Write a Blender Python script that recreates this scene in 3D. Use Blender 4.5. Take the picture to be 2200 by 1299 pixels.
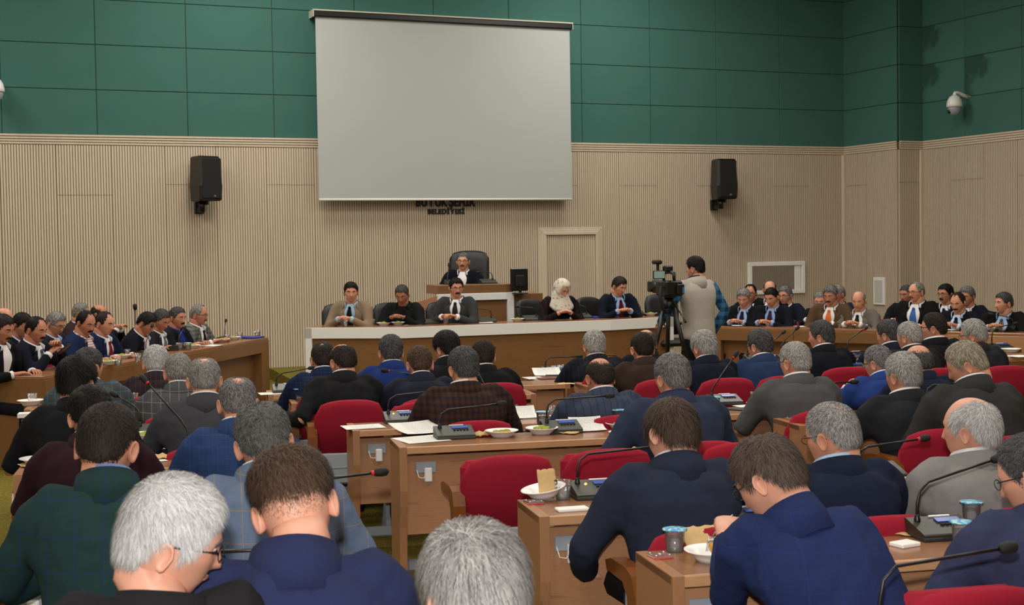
import bpy, math, random
import numpy as np
from mathutils import Vector, Matrix, Euler
random.seed(7)
RNG = np.random.default_rng(11)
for o in list(bpy.data.objects): bpy.data.objects.remove(o, do_unlink=True)
sc = bpy.context.scene
COL = sc.collection
R = math.radians
# ------------------------------------------------------------------ camera
FPX, PCX, PCY = 3000.0, 1100.0, 649.5
PSI, PITCH, ROLL = R(23), math.atan((649.5 - 527) / 3000.0), 0.0155
CAMP = Vector((0, 0, 1.82))
_F0 = Vector((math.sin(PSI), math.cos(PSI), 0)); _R0 = Vector((math.cos(PSI), -math.sin(PSI), 0)); _U0 = Vector((0, 0, 1))
CF = _F0 * math.cos(PITCH) - _U0 * math.sin(PITCH)
_U = _U0 * math.cos(PITCH) + _F0 * math.sin(PITCH)
CR = _R0 * math.cos(ROLL) - _U * math.sin(ROLL)
CU = _U * math.cos(ROLL) + _R0 * math.sin(ROLL)
cam = bpy.data.cameras.new('camera'); camo = bpy.data.objects.new('camera', cam); COL.objects.link(camo)
cam.sensor_fit = 'HORIZONTAL'; cam.sensor_width = 36; cam.lens = FPX / 2200 * 36
cam.clip_start = 0.05; cam.clip_end = 200
camo.matrix_world = Matrix(((CR.x, CU.x, -CF.x, CAMP.x), (CR.y, CU.y, -CF.y, CAMP.y), (CR.z, CU.z, -CF.z, CAMP.z), (0, 0, 0, 1)))
cam.dof.use_dof = True; cam.dof.focus_distance = 8.0; cam.dof.aperture_fstop = 9.0
sc.camera = camo
# ------------------------------------------------------------------ world, light, exposure
sc.view_settings.view_transform = 'Standard'; sc.view_settings.look = 'None'
sc.view_settings.gamma = 1.0; sc.view_settings.use_curve_mapping = False
sc.view_settings.exposure = 0.0
wd = bpy.data.worlds.new('world'); sc.world = wd; wd.use_nodes = True
wd.node_tree.nodes['Background'].inputs[0].default_value = (0.02, 0.02, 0.02, 1)
CEIL = 6.6
def area(name, loc, sx, sy, power, col=(1, .95, .87)):
    l = bpy.data.lights.new(name, 'AREA'); l.shape = 'RECTANGLE'; l.size = sx; l.size_y = sy; l.energy = power; l.color = col
    o = bpy.data.objects.new(name, l); COL.objects.link(o); o.location = loc
    return o
LIGHT_SPOTS = [(x, y) for y in (1.5, 5.5, 9.5, 13.5, 17.2) for x in (-1.5, 4.0, 9.5)]
for (x, y) in LIGHT_SPOTS: area('ceiling_lamp', (x, y, CEIL - .09), 1.5, 1.5, 100 if y < 12 else 132)
# the photographer's flash, held just above the lens
fl = bpy.data.lights.new('camera_flash', 'SPOT'); fl.energy = 560; fl.color = (1, .985, .96); fl.shadow_soft_size = 0.035
fl.spot_size = R(62); fl.spot_blend = .5
flo = bpy.data.objects.new('camera_flash', fl); COL.objects.link(flo)
flo.matrix_world = camo.matrix_world.copy(); flo.location = CAMP + CU * .22 - CR * .04 - CF * .05
flo.rotation_euler = camo.matrix_world.to_euler()
flo.rotation_euler.rotate_axis('X', R(2.0))
# ------------------------------------------------------------------ helpers
def ray(px, py): return CF + CR * ((px - PCX) / FPX) + CU * ((PCY - py) / FPX)
def P(px, py, z): return CAMP + ray(px, py) * z
def onZ(px, py, Z):
    d = ray(px, py); return CAMP + d * ((Z - CAMP.z) / d.z)
def onY(px, py, Y):
    d = ray(px, py); return CAMP + d * (Y / d.y)
def onX(px, py, X):
    d = ray(px, py); return CAMP + d * (X / d.x)
def pix(v):
    d = Vector(v) - CAMP; z = d.dot(CF)
    return PCX + FPX * d.dot(CR) / z, PCY - FPX * d.dot(CU) / z, z
def floorz(x, y):
    return 0.0
def sstep(a, b, x):
    t = min(1, max(0, (x - a) / (b - a))); return t * t * (3 - 2 * t)

class MB:
    """collects geometry for one mesh object"""
    def __init__(s): s.v = []; s.f = []; s.m = []; s.sm = []
    def add(s, vs, fs, m=0, smooth=True):
        b = len(s.v); s.v += [tuple(v) for v in vs]
        for f in fs: s.f.append([b + i for i in f]); s.m.append(m); s.sm.append(smooth)
    def box(s, x0, x1, y0, y1, z0, z1, b=0.0, m=0, M=None):
        b = min(b, (x1 - x0) * .45, (y1 - y0) * .45, (z1 - z0) * .45)
        if b <= 0:
            vs = [(x, y, z) for z in (z0, z1) for y in (y0, y1) for x in (x0, x1)]
            fs = [(0, 2, 3, 1), (4, 5, 7, 6), (0, 1, 5, 4), (2, 6, 7, 3), (0, 4, 6, 2), (1, 3, 7, 5)]
        else:
            vs = []; fs = []; idx = {}
            for sx in (0, 1):
                for sy in (0, 1):
                    for sz in (0, 1):
                        X, Y, Z = (x0, x1)[sx], (y0, y1)[sy], (z0, z1)[sz]
                        ix, iy, iz = X + (b, -b)[sx], Y + (b, -b)[sy], Z + (b, -b)[sz]
                        for a, p in enumerate(((X, iy, iz), (ix, Y, iz), (ix, iy, Z))):
                            idx[(sx, sy, sz, a)] = len(vs); vs.append(p)
            for a in range(3):
                o1, o2 = [(1, 2), (0, 2), (0, 1)][a]
                for e in (0, 1):
                    q = []
                    for (p1, p2) in ((0, 0), (1, 0), (1, 1), (0, 1)):
                        k = [0, 0, 0]; k[a] = e; k[o1] = p1; k[o2] = p2; q.append(idx[(*k, a)])
                    fs.append(q)
                for p1 in (0, 1):
                    for p2 in (0, 1):
                        k = [0, 0, 0]; k[o1] = p1; k[o2] = p2
                        k0 = list(k); k1 = list(k); k0[a] = 0; k1[a] = 1
                        fs.append([idx[(*k0, o1)], idx[(*k1, o1)], idx[(*k1, o2)], idx[(*k0, o2)]])
            for sx in (0, 1):
                for sy in (0, 1):
                    for sz in (0, 1): fs.append([idx[(sx, sy, sz, a)] for a in range(3)])
        if M is not None: vs = [M @ Vector(v) for v in vs]
        s.add(vs, fs, m, False); return s
    def loft(s, rings, m=0, cap=True, smooth=True, closed=True):
        n = len(rings[0]); vs = [p for r in rings for p in r]; fs = []
        for i in range(len(rings) - 1):
            for j in range(n if closed else n - 1):
                k = (j + 1) % n; fs.append((i * n + j, i * n + k, (i + 1) * n + k, (i + 1) * n + j))
        if cap and closed:
            fs.append(tuple(range(n))[::-1]); fs.append(tuple((len(rings) - 1) * n + j for j in range(n)))
        s.add(vs, fs, m, smooth); return s
    def tube(s, pts, rad, n=8, m=0, cap=True, flat=1.0, up=None):
        pts = [Vector(p) for p in pts]; rings = []; k = len(pts)
        if not hasattr(rad, '__len__'): rad = [rad] * k
        ref = Vector(up) if up is not None else None
        for i, p in enumerate(pts):
            t = (pts[min(i + 1, k - 1)] - pts[max(i - 1, 0)]).normalized()
            if ref is None: ref = Vector((0, 0, 1)) if abs(t.z) < .9 else Vector((1, 0, 0))
            a = ref.cross(t)
            if a.length < 1e-5: a = Vector((1, 0, 0)).cross(t)
            a.normalize(); b = t.cross(a).normalized(); ref = b
            rings.append([p + a * (rad[i] * math.cos(2 * math.pi * j / n)) + b * (rad[i] * flat * math.sin(2 * math.pi * j / n)) for j in range(n)])
        return s.loft(rings, m, cap)
    def lathe(s, prof, n=20, m=0, M=None, smooth=True, cap=True):
        rings = [[Vector((r * math.cos(2 * math.pi * j / n), r * math.sin(2 * math.pi * j / n), z)) for j in range(n)] for r, z in prof]
        if M is not None: rings = [[M @ p for p in r] for r in rings]
        return s.loft(rings, m, cap, smooth)
    def ell(s, c, rx, ry, rz, n=12, k=8, m=0, M=None):
        rings = []
        for i in range(k + 1):
            th = math.pi * (i + .02) / (k + .04)
            rings.append([Vector((rx * math.sin(th) * math.cos(2 * math.pi * j / n), ry * math.sin(th) * math.sin(2 * math.pi * j / n), -rz * math.cos(th))) for j in range(n)])
        M = M or Matrix.Identity(3); c = Vector(c)
        rings = [[M @ p + c for p in r] for r in rings]
        return s.loft(rings, m)
    def prism(s, poly, y0, y1, m=0, axis='y', M=None):
        """extrude an outline (x,z) along y (or (x,y) along z, (y,z) along x)"""
        n = len(poly)
        def mk(a, b, t): return {'y': (a, t, b), 'z': (a, b, t), 'x': (t, a, b)}[axis]
        vs = [mk(a, b, y0) for a, b in poly] + [mk(a, b, y1) for a, b in poly]
        fs = [tuple(range(n)), tuple(range(n, 2 * n))[::-1]] + [(i, (i + 1) % n, n + (i + 1) % n, n + i) for i in range(n)]
        if M is not None: vs = [M @ Vector(v) for v in vs]
        s.add(vs, fs, m, False); return s
    def mesh(s, name, mats):
        me = bpy.data.meshes.new(name); me.from_pydata(s.v, [], s.f)
        if not isinstance(mats, (list, tuple)): mats = [mats]
        for mt in mats: me.materials.append(mt)
        me.polygons.foreach_set('material_index', s.m); me.polygons.foreach_set('use_smooth', s.sm)
        me.update(); return me
    def build(s, name, mats, parent=None): return link(name, s.mesh(name, mats), parent)
def link(name, me, parent=None):
    o = bpy.data.objects.new(name, me); COL.objects.link(o)
    if parent is not None: o.parent = parent
    return o
def tag(o, label, cat, group=None):
    o['label'] = label; o['category'] = cat
    if group: o['group'] = group
    return o
def thing(name, label, cat, loc=(0, 0, 0), rz=0, group=None):
    o = bpy.data.objects.new(name, None); COL.objects.link(o); o.empty_display_size = .1
    o.location = loc; o.rotation_euler = (0, 0, rz)
    return tag(o, label, cat, group)
def struct(o): o['kind'] = 'structure'; return o
def fixn(o):
    import bmesh
    bm = bmesh.new(); bm.from_mesh(o.data); bmesh.ops.recalc_face_normals(bm, faces=bm.faces); bm.to_mesh(o.data); bm.free()
    return o
# ------------------------------------------------------------------ materials
def srgb(r, g, b):
    f = lambda c: ((c / 255 + .055) / 1.055) ** 2.4 if c > 10 else c / 255 / 12.92
    return (f(r), f(g), f(b), 1)
class NT:
    def __init__(s, name):
        s.mat = bpy.data.materials.new(name); s.mat.use_nodes = True; s.t = s.mat.node_tree
        s.b = s.t.nodes['Principled BSDF']; s.out = s.t.nodes['Material Output']
    def n(s, typ, **kw):
        nd = s.t.nodes.new(typ)
        for k, v in kw.items():
            if k.startswith('i_'):
                key = k[2:]; key = int(key) if key.isdigit() else key.replace('_', ' ')
                nd.inputs[key].default_value = v
            else: setattr(nd, k, v)
        return nd
    def l(s, a, b): s.t.links.new(a, b)
    def mix(s, fac, a, b, bt='MIX'):
        m = s.n('ShaderNodeMix', data_type='RGBA', blend_type=bt)
        for sock, val in ((m.inputs[0], fac), (m.inputs[6], a), (m.inputs[7], b)):
            if hasattr(val, 'is_output'): s.l(val, sock)
            else: sock.default_value = val
        return m.outputs[2]
    def math(s, op, a, b=None):
        m = s.n('ShaderNodeMath', operation=op)
        for i, v in enumerate((a, b)):
            if v is None: continue
            if hasattr(v, 'is_output'): s.l(v, m.inputs[i])
            else: m.inputs[i].default_value = v
        return m.outputs[0]
    def coords(s, scale=(1, 1, 1), kind='Object', rot=(0, 0, 0)):
        tc = s.n('ShaderNodeTexCoord'); mp = s.n('ShaderNodeMapping'); mp.inputs['Scale'].default_value = scale; mp.inputs['Rotation'].default_value = rot
        s.l(tc.outputs[kind], mp.inputs[0]); return mp.outputs[0]
    def noise(s, scale, detail=3, vec=None, rough=.5):
        nd = s.n('ShaderNodeTexNoise'); nd.inputs['Scale'].default_value = scale; nd.inputs['Detail'].default_value = detail; nd.inputs['Roughness'].default_value = rough
        if vec is not None: s.l(vec, nd.inputs['Vector'])
        return nd.outputs['Fac']
    def ramp(s, fac, stops):
        r = s.n('ShaderNodeValToRGB'); e = r.color_ramp.elements
        while len(e) < len(stops): e.new(.5)
        for el, (p, c) in zip(e, stops): el.position = p; el.color = c
        s.l(fac, r.inputs[0]); return r.outputs[0]
    def bump(s, h, strength=.2, dist=.01):
        b = s.n('ShaderNodeBump'); b.inputs['Strength'].default_value = strength; b.inputs['Distance'].default_value = dist
        s.l(h, b.inputs['Height']); s.l(b.outputs[0], s.b.inputs['Normal'])
    def set(s, **kw):
        for k, v in kw.items():
            k = {'color': 'Base Color', 'rough': 'Roughness', 'metal': 'Metallic', 'spec': 'Specular IOR Level', 'trans': 'Transmission Weight', 'ior': 'IOR', 'sheen': 'Sheen Weight', 'coat': 'Coat Weight', 'sss': 'Subsurface Weight'}[k]
            i = s.b.inputs[k]
            if hasattr(v, 'is_output'): s.l(v, i)
            else: i.default_value = v
        return s
def plain(name, c, rough=.5, metal=0, spec=.5, var=.06, scale=30, bump=0):
    t = NT(name); nz = t.noise(scale, 3, t.coords())
    lo = tuple(x * (1 - var) for x in c[:3]) + (1,); hi = tuple(min(1, x * (1 + var)) for x in c[:3]) + (1,)
    t.set(color=t.mix(nz, lo, hi), rough=rough, metal=metal, spec=spec)
    if bump: t.bump(nz, bump, .003)
    return t.mat
def wood(name, c1, c2, axis='x', scale=1.0, rough=.35, spec=.4):
    t = NT(name); st = {'x': (1.2, 14, 14), 'y': (14, 1.2, 14), 'z': (14, 14, 1.2)}[axis]
    v = t.coords(tuple(q * scale for q in st)); a = t.noise(3.0, 5, v, .6)
    w = t.n('ShaderNodeTexNoise'); w.inputs['Scale'].default_value = 16; w.inputs['Detail'].default_value = 4; t.l(v, w.inputs['Vector'])
    col = t.ramp(t.math('ADD', t.math('MULTIPLY', a, .7), t.math('MULTIPLY', w.outputs['Fac'], .35)), [(.30, c2), (.48, c1), (.60, tuple(x * .9 for x in c1[:3]) + (1,)), (.72, tuple(min(1, x * 1.12) for x in c1[:3]) + (1,))])
    t.set(color=col, rough=rough, spec=spec); t.bump(w.outputs['Fac'], .05, .001); return t.mat
def glassmat(name, tint=(1, 1, 1, 1), rough=.02, ior=1.45):
    t = NT(name); tr = t.n('ShaderNodeBsdfTransparent'); tr.inputs[0].default_value = tint; gl = t.n('ShaderNodeBsdfGlossy'); gl.inputs['Roughness'].default_value = .03
    fr = t.n('ShaderNodeFresnel'); fr.inputs[0].default_value = ior; mx = t.n('ShaderNodeMixShader'); t.l(t.math('ADD', t.math('MULTIPLY', fr.outputs[0], .9), .05), mx.inputs[0])
    df = t.n('ShaderNodeBsdfDiffuse'); df.inputs[0].default_value = tuple(.9 * q for q in tint[:3]) + (1,); m0 = t.n('ShaderNodeMixShader'); m0.inputs[0].default_value = .13; t.l(tr.outputs[0], m0.inputs[1]); t.l(df.outputs[0], m0.inputs[2]); t.l(m0.outputs[0], mx.inputs[1]); t.l(gl.outputs[0], mx.inputs[2]); t.l(mx.outputs[0], t.out.inputs[0]); return t.mat
FAB = {}
def fabric(c, pattern=None, c2=None, sp=.06, lw=.06):
    key = (c, pattern, c2, sp, lw)
    if key in FAB: return FAB[key]
    dk = .84 if max(c[:3]) < .3 else 1.0; c = tuple(x * dk for x in c[:3]) + (1,)
    if c2: c2 = tuple(x * dk * .85 for x in c2[:3]) + (1,)
    t = NT('suit_cloth'); v = t.coords(); weave = t.noise(420, 2, v); fold = t.noise(7, 3, v)
    col = t.mix(weave, tuple(x * .72 for x in c[:3]) + (1,), tuple(min(1, x * 1.25) for x in c[:3]) + (1,))
    if pattern:
        sx = t.n('ShaderNodeSeparateXYZ'); t.l(v, sx.inputs[0])
        def lines(out, spc, w): return t.math('LESS_THAN', t.math('FRACT', t.math('MULTIPLY', out, 1 / spc)), w)
        lx = lines(sx.outputs[0], sp, lw); ly = lines(sx.outputs[1], sp * 1.1, lw); lz = lines(sx.outputs[2], sp * 1.15, lw)
        if pattern == 'stripe': f = lx
        elif pattern == 'check': f = t.math('MULTIPLY', t.math('ADD', lx, lz), .5)
        else: f = t.math('MAXIMUM', lx, lz)
        col = t.mix(t.math('MULTIPLY', f, .8), col, c2)
    t.set(color=col, rough=.9, spec=.12)
    t.bump(t.math('ADD', t.math('MULTIPLY', weave, .08), fold), .55, .02)
    FAB[key] = t.mat; return t.mat
SKIN = {}
def skin(c):
    if c in SKIN: return SKIN[c]
    t = NT('skin'); v = t.coords(); a = t.noise(18, 4, v)
    col = t.mix(a, tuple(x * y for x, y in zip(c[:3], (.80, .70, .68))) + (1,), tuple(min(1, x * y) for x, y in zip(c[:3], (1.1, 1.08, 1.05))) + (1,))
    t.set(color=col, rough=.48, spec=.4, sss=.06); t.b.inputs['Subsurface Radius'].default_value = (.012, .005, .003)
    t.bump(t.noise(160, 3, v), .08, .002); SKIN[c] = t.mat; return t.mat
HAIR = {}
def hairmat(c1, c2):
    if (c1, c2) in HAIR: return HAIR[(c1, c2)]
    t = NT('hair'); at = t.n('ShaderNodeAttribute', attribute_name='tint')
    nz = t.noise(90, 3, t.coords()); f = t.math('ADD', t.math('MULTIPLY', at.outputs['Fac'], .75), t.math('MULTIPLY', nz, .25))
    t.set(color=t.mix(f, c1, c2), rough=.6, spec=.16); HAIR[(c1, c2)] = t.mat; return t.mat

M_BLACK = plain('black_plastic', srgb(17, 17, 18), .38)
M_BLACKM = plain('black_matte', srgb(13, 13, 13), .75)
M_LEATHER = plain('black_leather', srgb(9, 10, 11), .5, bump=.15, scale=120)
M_WHITE = plain('white_laminate', srgb(232, 231, 228), .35, var=.02)
M_PORC = plain('white_plastic_bowl', srgb(238, 236, 232), .3, var=.02)
M_PAPER = plain('paper', srgb(232, 230, 224), .8, var=.02)
M_PRINT = None
M_GREY = plain('grey_plastic', srgb(150, 156, 164), .45)
M_STEEL = plain('steel', srgb(190, 190, 190), .25, 1)
M_RED = plain('red_upholstery', srgb(150, 26, 46), .85, spec=.2, var=.12, scale=500, bump=.3)
M_REDP = plain('red_plastic', srgb(190, 40, 38), .4)
M_ARM = wood('varnished_arm_wood', srgb(122, 70, 28), srgb(80, 42, 14), 'z', .8, .2, .6)
M_WOODX = wood('desk_wood_long_grain', srgb(176, 128, 92), srgb(132, 90, 60), 'x')
M_WOODZ = wood('desk_wood_upright_grain', srgb(166, 119, 84), srgb(122, 82, 54), 'z')
M_WOODT = wood('desk_top_wood', srgb(150, 104, 72), srgb(112, 74, 48), 'x', 1, .22, .5)
M_WOODE = wood('desk_edge_wood', srgb(196, 148, 106), srgb(160, 114, 76), 'x', 1.4)
M_WOODF = wood('front_desk_wood', srgb(128, 90, 56), srgb(92, 62, 36), 'x', .6)
M_UNIT = plain('microphone_unit_olive_black', srgb(44, 45, 34), .42)
M_UNITD = plain('microphone_unit_edge', srgb(40, 42, 44), .5)
M_SCREENB = plain('blue_display', srgb(30, 70, 160), .3)
M_CAPB = None
M_GLASS = glassmat('clear_cup', (.93, .945, .95, 1))
M_WATER = glassmat('water', (.92, .94, .95, 1), .0, 1.6)
M_TEA = glassmat('tea', (.50, .05, .015, 1), .0, 1.4)
M_KRAFT = plain('brown_paper', srgb(196, 164, 112), .85, var=.12, scale=60, bump=.3)
M_PAST = plain('pastry', srgb(196, 140, 44), .45, var=.4, scale=70, bump=.5)
M_PIST = plain('pistachio_crumb', srgb(146, 156, 40), .7, var=.4, scale=200, bump=.6)
M_FOLD = plain('dark_red_folder', srgb(96, 22, 26), .5)
M_BLUEF = plain('blue_folder', srgb(36, 56, 140), .4)
def _print():
    t = NT('printed_paper'); v = t.coords((1, 1, 1)); sx = t.n('ShaderNodeSeparateXYZ'); t.l(v, sx.inputs[0])
    ln = t.math('LESS_THAN', t.math('FRACT', t.math('MULTIPLY', sx.outputs[1], 150)), .40)
    wd_ = t.math('GREATER_THAN', t.noise(260, 1, t.coords((1, .2, 1))), .43)
    inx = t.math('LESS_THAN', t.math('ABSOLUTE', sx.outputs[0]), .08); iny = t.math('LESS_THAN', t.math('ABSOLUTE', sx.outputs[1]), .115)
    f = t.math('MULTIPLY', t.math('MULTIPLY', ln, wd_), t.math('MULTIPLY', inx, iny))
    t.set(color=t.mix(t.math('MULTIPLY', f, .45), srgb(228, 227, 220), srgb(90, 90, 92)), rough=.8); return t.mat
M_PRINT = _print()
def _lid():
    t = NT('blue_foil_lid'); nz = t.noise(60, 2, t.coords())
    t.set(color=t.ramp(nz, [(.40, srgb(40, 140, 190)), (.52, srgb(120, 195, 215)), (.60, srgb(205, 225, 225)), (.7, srgb(60, 150, 190))]), rough=.35); return t.mat
M_LID = _lid()
# ================================================================== the room
YW = 19.44; XF = 14.35; YF2 = 18.04; XR = 14.84; XL = -6.0; YREAR = -5.0
M_BEIGE = wood('beige_panel', srgb(203, 188, 167), srgb(195, 180, 158), 'z', .5, .6, .25)
M_GROOVE = plain('panel_groove', srgb(152, 124, 98), .8)
def _green():
    t = NT('green_fabric'); v = t.coords(); big = t.noise(1.3, 3, v); fine = t.noise(300, 2, v)
    c = t.mix(big, srgb(62, 103, 97), srgb(76, 115, 106)); c = t.mix(t.math('MULTIPLY', fine, .4), c, srgb(46, 84, 80))
    t.set(color=c, rough=.95, spec=.1); t.bump(fine, .2, .003); return t.mat
M_GREEN = _green()
def _stain():
    t = NT('stained_green_fabric'); v = t.coords(); fine = t.noise(300, 2, v)
    n1 = t.noise(2.2, 4, v); sx = t.n('ShaderNodeSeparateXYZ'); t.l(v, sx.inputs[0])
    m = t.math('ADD', t.math('MULTIPLY', n1, 1.2), t.math('ADD', t.math('MULTIPLY', sx.outputs[0], -.55), t.math('MULTIPLY', sx.outputs[2], .3)))
    f = t.ramp(m, [(.74, (0, 0, 0, 1)), (.84, (1, 1, 1, 1))])
    t.set(color=t.mix(f, t.mix(fine, srgb(62, 103, 97), srgb(74, 113, 104)), srgb(52, 82, 72)), rough=.95, spec=.1); return t.mat
M_STAIN = _stain()
def _carpet():
    t = NT('olive_carpet'); v = t.coords(); fine = t.noise(160, 3, v); dots = t.n('ShaderNodeTexVoronoi'); dots.inputs['Scale'].default_value = 34; t.l(v, dots.inputs['Vector'])
    c = t.mix(fine, srgb(84, 74, 26), srgb(126, 112, 48)); c = t.mix(t.math('LESS_THAN', dots.outputs['Distance'], .22), c, srgb(150, 132, 66))
    t.set(color=c, rough=.95, spec=.1); t.bump(fine, .5, .006); return t.mat
M_CARPET = _carpet()
M_PLASTER = plain('plaster', srgb(205, 198, 186), .9, var=.03, scale=4)
M_CREAM = plain('cream_panel', srgb(208, 196, 172), .7, var=.04, scale=3)
mb = MB(); ys = [YREAR, 0, 2, 4.5, 5.6, 6.7, 7.8, 8.9, 10, 14, YW + .2]
vs = [(x, y, floorz(0, y)) for y in ys for x in (XL, 4, XR + .2)]; fs = [(3 * i + j, 3 * i + j + 1, 3 * i + 4 + j, 3 * i + 3 + j) for i in range(len(ys) - 1) for j in range(2)]
mb.add(vs, fs, 0, False); struct(mb.build('floor', M_CARPET))
mb = MB(); mb.box(XL, XR + .2, YREAR, YW + .2, CEIL, CEIL + .15); struct(mb.build('ceiling', M_PLASTER))
mb = MB(); mb.box(XL - .2, XL, YREAR, YW + .2, -.1, CEIL); struct(mb.build('wall_left', M_CREAM))
mb = MB(); mb.box(XL - .2, XR + .2, YREAR - .2, YREAR, -.1, CEIL); struct(mb.build('wall_rear', M_CREAM))
ZRT = (onY(205, 289, YW).z + onY(1500, 312, YW).z) / 2       # top of the rail
ZRB = ZRT - .135
def wallrun(name, p0, p1):
    p0 = Vector(p0); p1 = Vector(p1); L = (p1 - p0).length; a = math.atan2(p1.y - p0.y, p1.x - p0.x)
    mb = MB(); mb.box(0, L, 0, .2, -.15, CEIL); o = struct(mb.build(name, M_GROOVE))
    o.location = (p0.x, p0.y, 0); o.rotation_euler = (0, 0, a); return o, L
def ribbed(w, x0, x1, z0, z1, y=-.022):
    g = .0025; x0 += g; x1 -= g; z0 += g; z1 -= g
    n = max(1, round((x1 - x0) / .035)); p = (x1 - x0) / n; gw = .010; d = .010
    mb = MB(); prof = []
    for i in range(n):
        a = x0 + i * p
        prof += [(a, y, 0), (a + p - gw, y, 0), (a + p - gw, y + d, 1), (a + p, y + d, 1)]
    prof.append((x1, y + d, 0))
    vs = [(q[0], q[1], z) for q in prof for z in (z0, z1)]
    for i in range(len(prof) - 1):
        m = 0 if i % 4 in (0, 3) and i % 4 == 0 else 1
        mb.add([vs[2 * i], vs[2 * i + 2], vs[2 * i + 3], vs[2 * i + 1]], [(0, 1, 2, 3)], m, False)
    mb.add([vs[0], vs[1], (x0, 0, z1), (x0, 0, z0)], [(0, 1, 2, 3)], 0, False)
    mb.add([vs[-2], vs[-1], (x1, 0, z1), (x1, 0, z0)], [(3, 2, 1, 0)], 0, False)
    mb.add([(x0, y, z1), (x1, y, z1), (x1, 0, z1), (x0, 0, z1)], [(0, 1, 2, 3)], 0, False)
    return mb.build('grooved_panel', [M_BEIGE, M_GROOVE], w)
def rail(w, x0, x1):
    mb = MB(); h = (ZRT - ZRB) / 4
    for i in range(4): mb.box(x0, x1, -.03 - .008 * i, 0, ZRB + i * h + .006, ZRB + (i + 1) * h, .003, 0)
    mb.box(x0, x1, -.024, 0, ZRB, ZRT, 0, 1)
    return mb.build('rail', [M_BEIGE, M_GROOVE], w)
def greens(w, xs, stained=()):
    me = {}
    z = ZRT; r = 0
    while z < CEIL - .05:
        z1 = min(z + .6, CEIL)
        for i in range(len(xs) - 1):
            wd_ = xs[i + 1] - xs[i]; k = (round(wd_, 3), round(z1 - z, 3), (i, r) in stained)
            if k not in me:
                mb = MB(); mb.box(-wd_ / 2 + .003, wd_ / 2 - .003, -.03, 0, .003, z1 - z - .003, .006); me[k] = mb.mesh('fabric_panel', M_STAIN if k[2] else M_GREEN)
            o = link('fabric_panel', me[k], w); o.location = ((xs[i] + xs[i + 1]) / 2, random.uniform(0, .004), z)
        z += .6; r += 1
wb, LB_ = wallrun('wall_back', (XL, YW, 0), (XF, YW, 0))
wx = lambda px, py=400: onY(px, py, YW).x - XL
seams = [wx(p) for p in (122, 241, 356, 465, 573, 675)]
while seams[0] > .8: seams.insert(0, seams[0] - .70)
seams.insert(0, 0.0)
rk = [wx(p) for p in (1240, 1329, 1412, 1496, 1580, 1659, 1737, 1816)]
k = round((rk[0] - seams[-1]) / .69); s0 = seams[-1]
seams += [s0 + (rk[0] - s0) * i / k for i in range(1, k)] + rk + [LB_]
i0 = seams.index(wx(122))
zs = onY(600, 397, YW).z
for i in range(len(seams) - 1):
    a, b = seams[i], seams[i + 1]; c = (a + b) / 2 + XL
    split = ((i - i0) % 2 == 0)
    if split:
        zz = onY(180, 419, YW).z if i == i0 else zs
        ribbed(wb, a, b, .0, zz); ribbed(wb, a, b, zz, ZRB)
    else: ribbed(wb, a, b, .0, ZRB)
rail(wb, 0, LB_)
gx0 = wx(205, 150); gx = [gx0 + 1.2 * i for i in range(-7, 10)]
gx = [0.0] + [g for g in gx if .2 < g < LB_ - .15] + [LB_]
greens(wb, gx, {(12, 2), (11, 2)})
wf, L_ = wallrun('wall_return', (XF, YW, 0), (XF, YF2, 0)); rail(wf, 0, L_); ribbed(wf, 0, .62, 0, zs); ribbed(wf, 0, .62, zs, ZRB); ribbed(wf, .62, L_, 0, ZRB); greens(wf, [0, L_])
wf, L_ = wallrun('wall_pier', (XF, YF2, 0), (XR, YF2, 0)); rail(wf, 0, L_); ribbed(wf, 0, L_, 0, zs); ribbed(wf, 0, L_, zs, ZRB); greens(wf, [0, L_])
wr, L_ = wallrun('wall_right', (XR, YF2, 0), (XR, YREAR, 0)); rail(wr, 0, L_)
ry = lambda px, py=390: YF2 - onX(px, py, XR).y
sx_ = [0, ry(2044), ry(2117)]
while sx_[-1] < L_ - .8: sx_.append(sx_[-1] + .70)
sx_.append(L_)
for i in range(len(sx_) - 1):
    if i % 2 == 1: ribbed(wr, sx_[i], sx_[i + 1], 0, zs); ribbed(wr, sx_[i], sx_[i + 1], zs, ZRB)
    else: ribbed(wr, sx_[i], sx_[i + 1], 0, ZRB)
gg = [0, ry(2075, 150)]
while gg[-1] < L_ - 1.3: gg.append(gg[-1] + 1.2)
gg.append(L_); greens(wr, gg, {(0, 2), (1, 1), (0, 1)})
# corner posts (plain vertical strips)
for (x, y, n_) in ((XF - .07, YW - .06, 1), (XR - .09, YF2 - .05, 2)):
    mb = MB(); mb.box(x, x + .10, y, y + .06, 0, ZRB, .008); struct(mb.build('trim_%d' % n_, M_BEIGE))
# door in the back wall
a = onY(1157, 600, YW).x; b = onY(1292, 600, YW).x; zt = onY(1224, 488, YW).z
d = struct(bpy.data.objects.new('door_1', None)); COL.objects.link(d); d.location = (a, YW, 0); w_ = b - a
mb = MB()
for k_, (o_, pr) in enumerate(((0, .034), (.035, .046), (.07, .06))):
    mb.box(o_, o_ + .045, -pr, 0, 0, zt - o_ - .046, .004); mb.box(w_ - o_ - .045, w_ - o_, -pr, 0, 0, zt - o_ - .046, .004); mb.box(o_, w_ - o_, -pr, 0, zt - o_ - .045, zt - o_, .004)
mb.build('door_frame', M_BEIGE, d); lf = ribbed(d, .115, w_ - .115, 0, zt - .115, -.03); lf.name = 'door_leaf'
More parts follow.
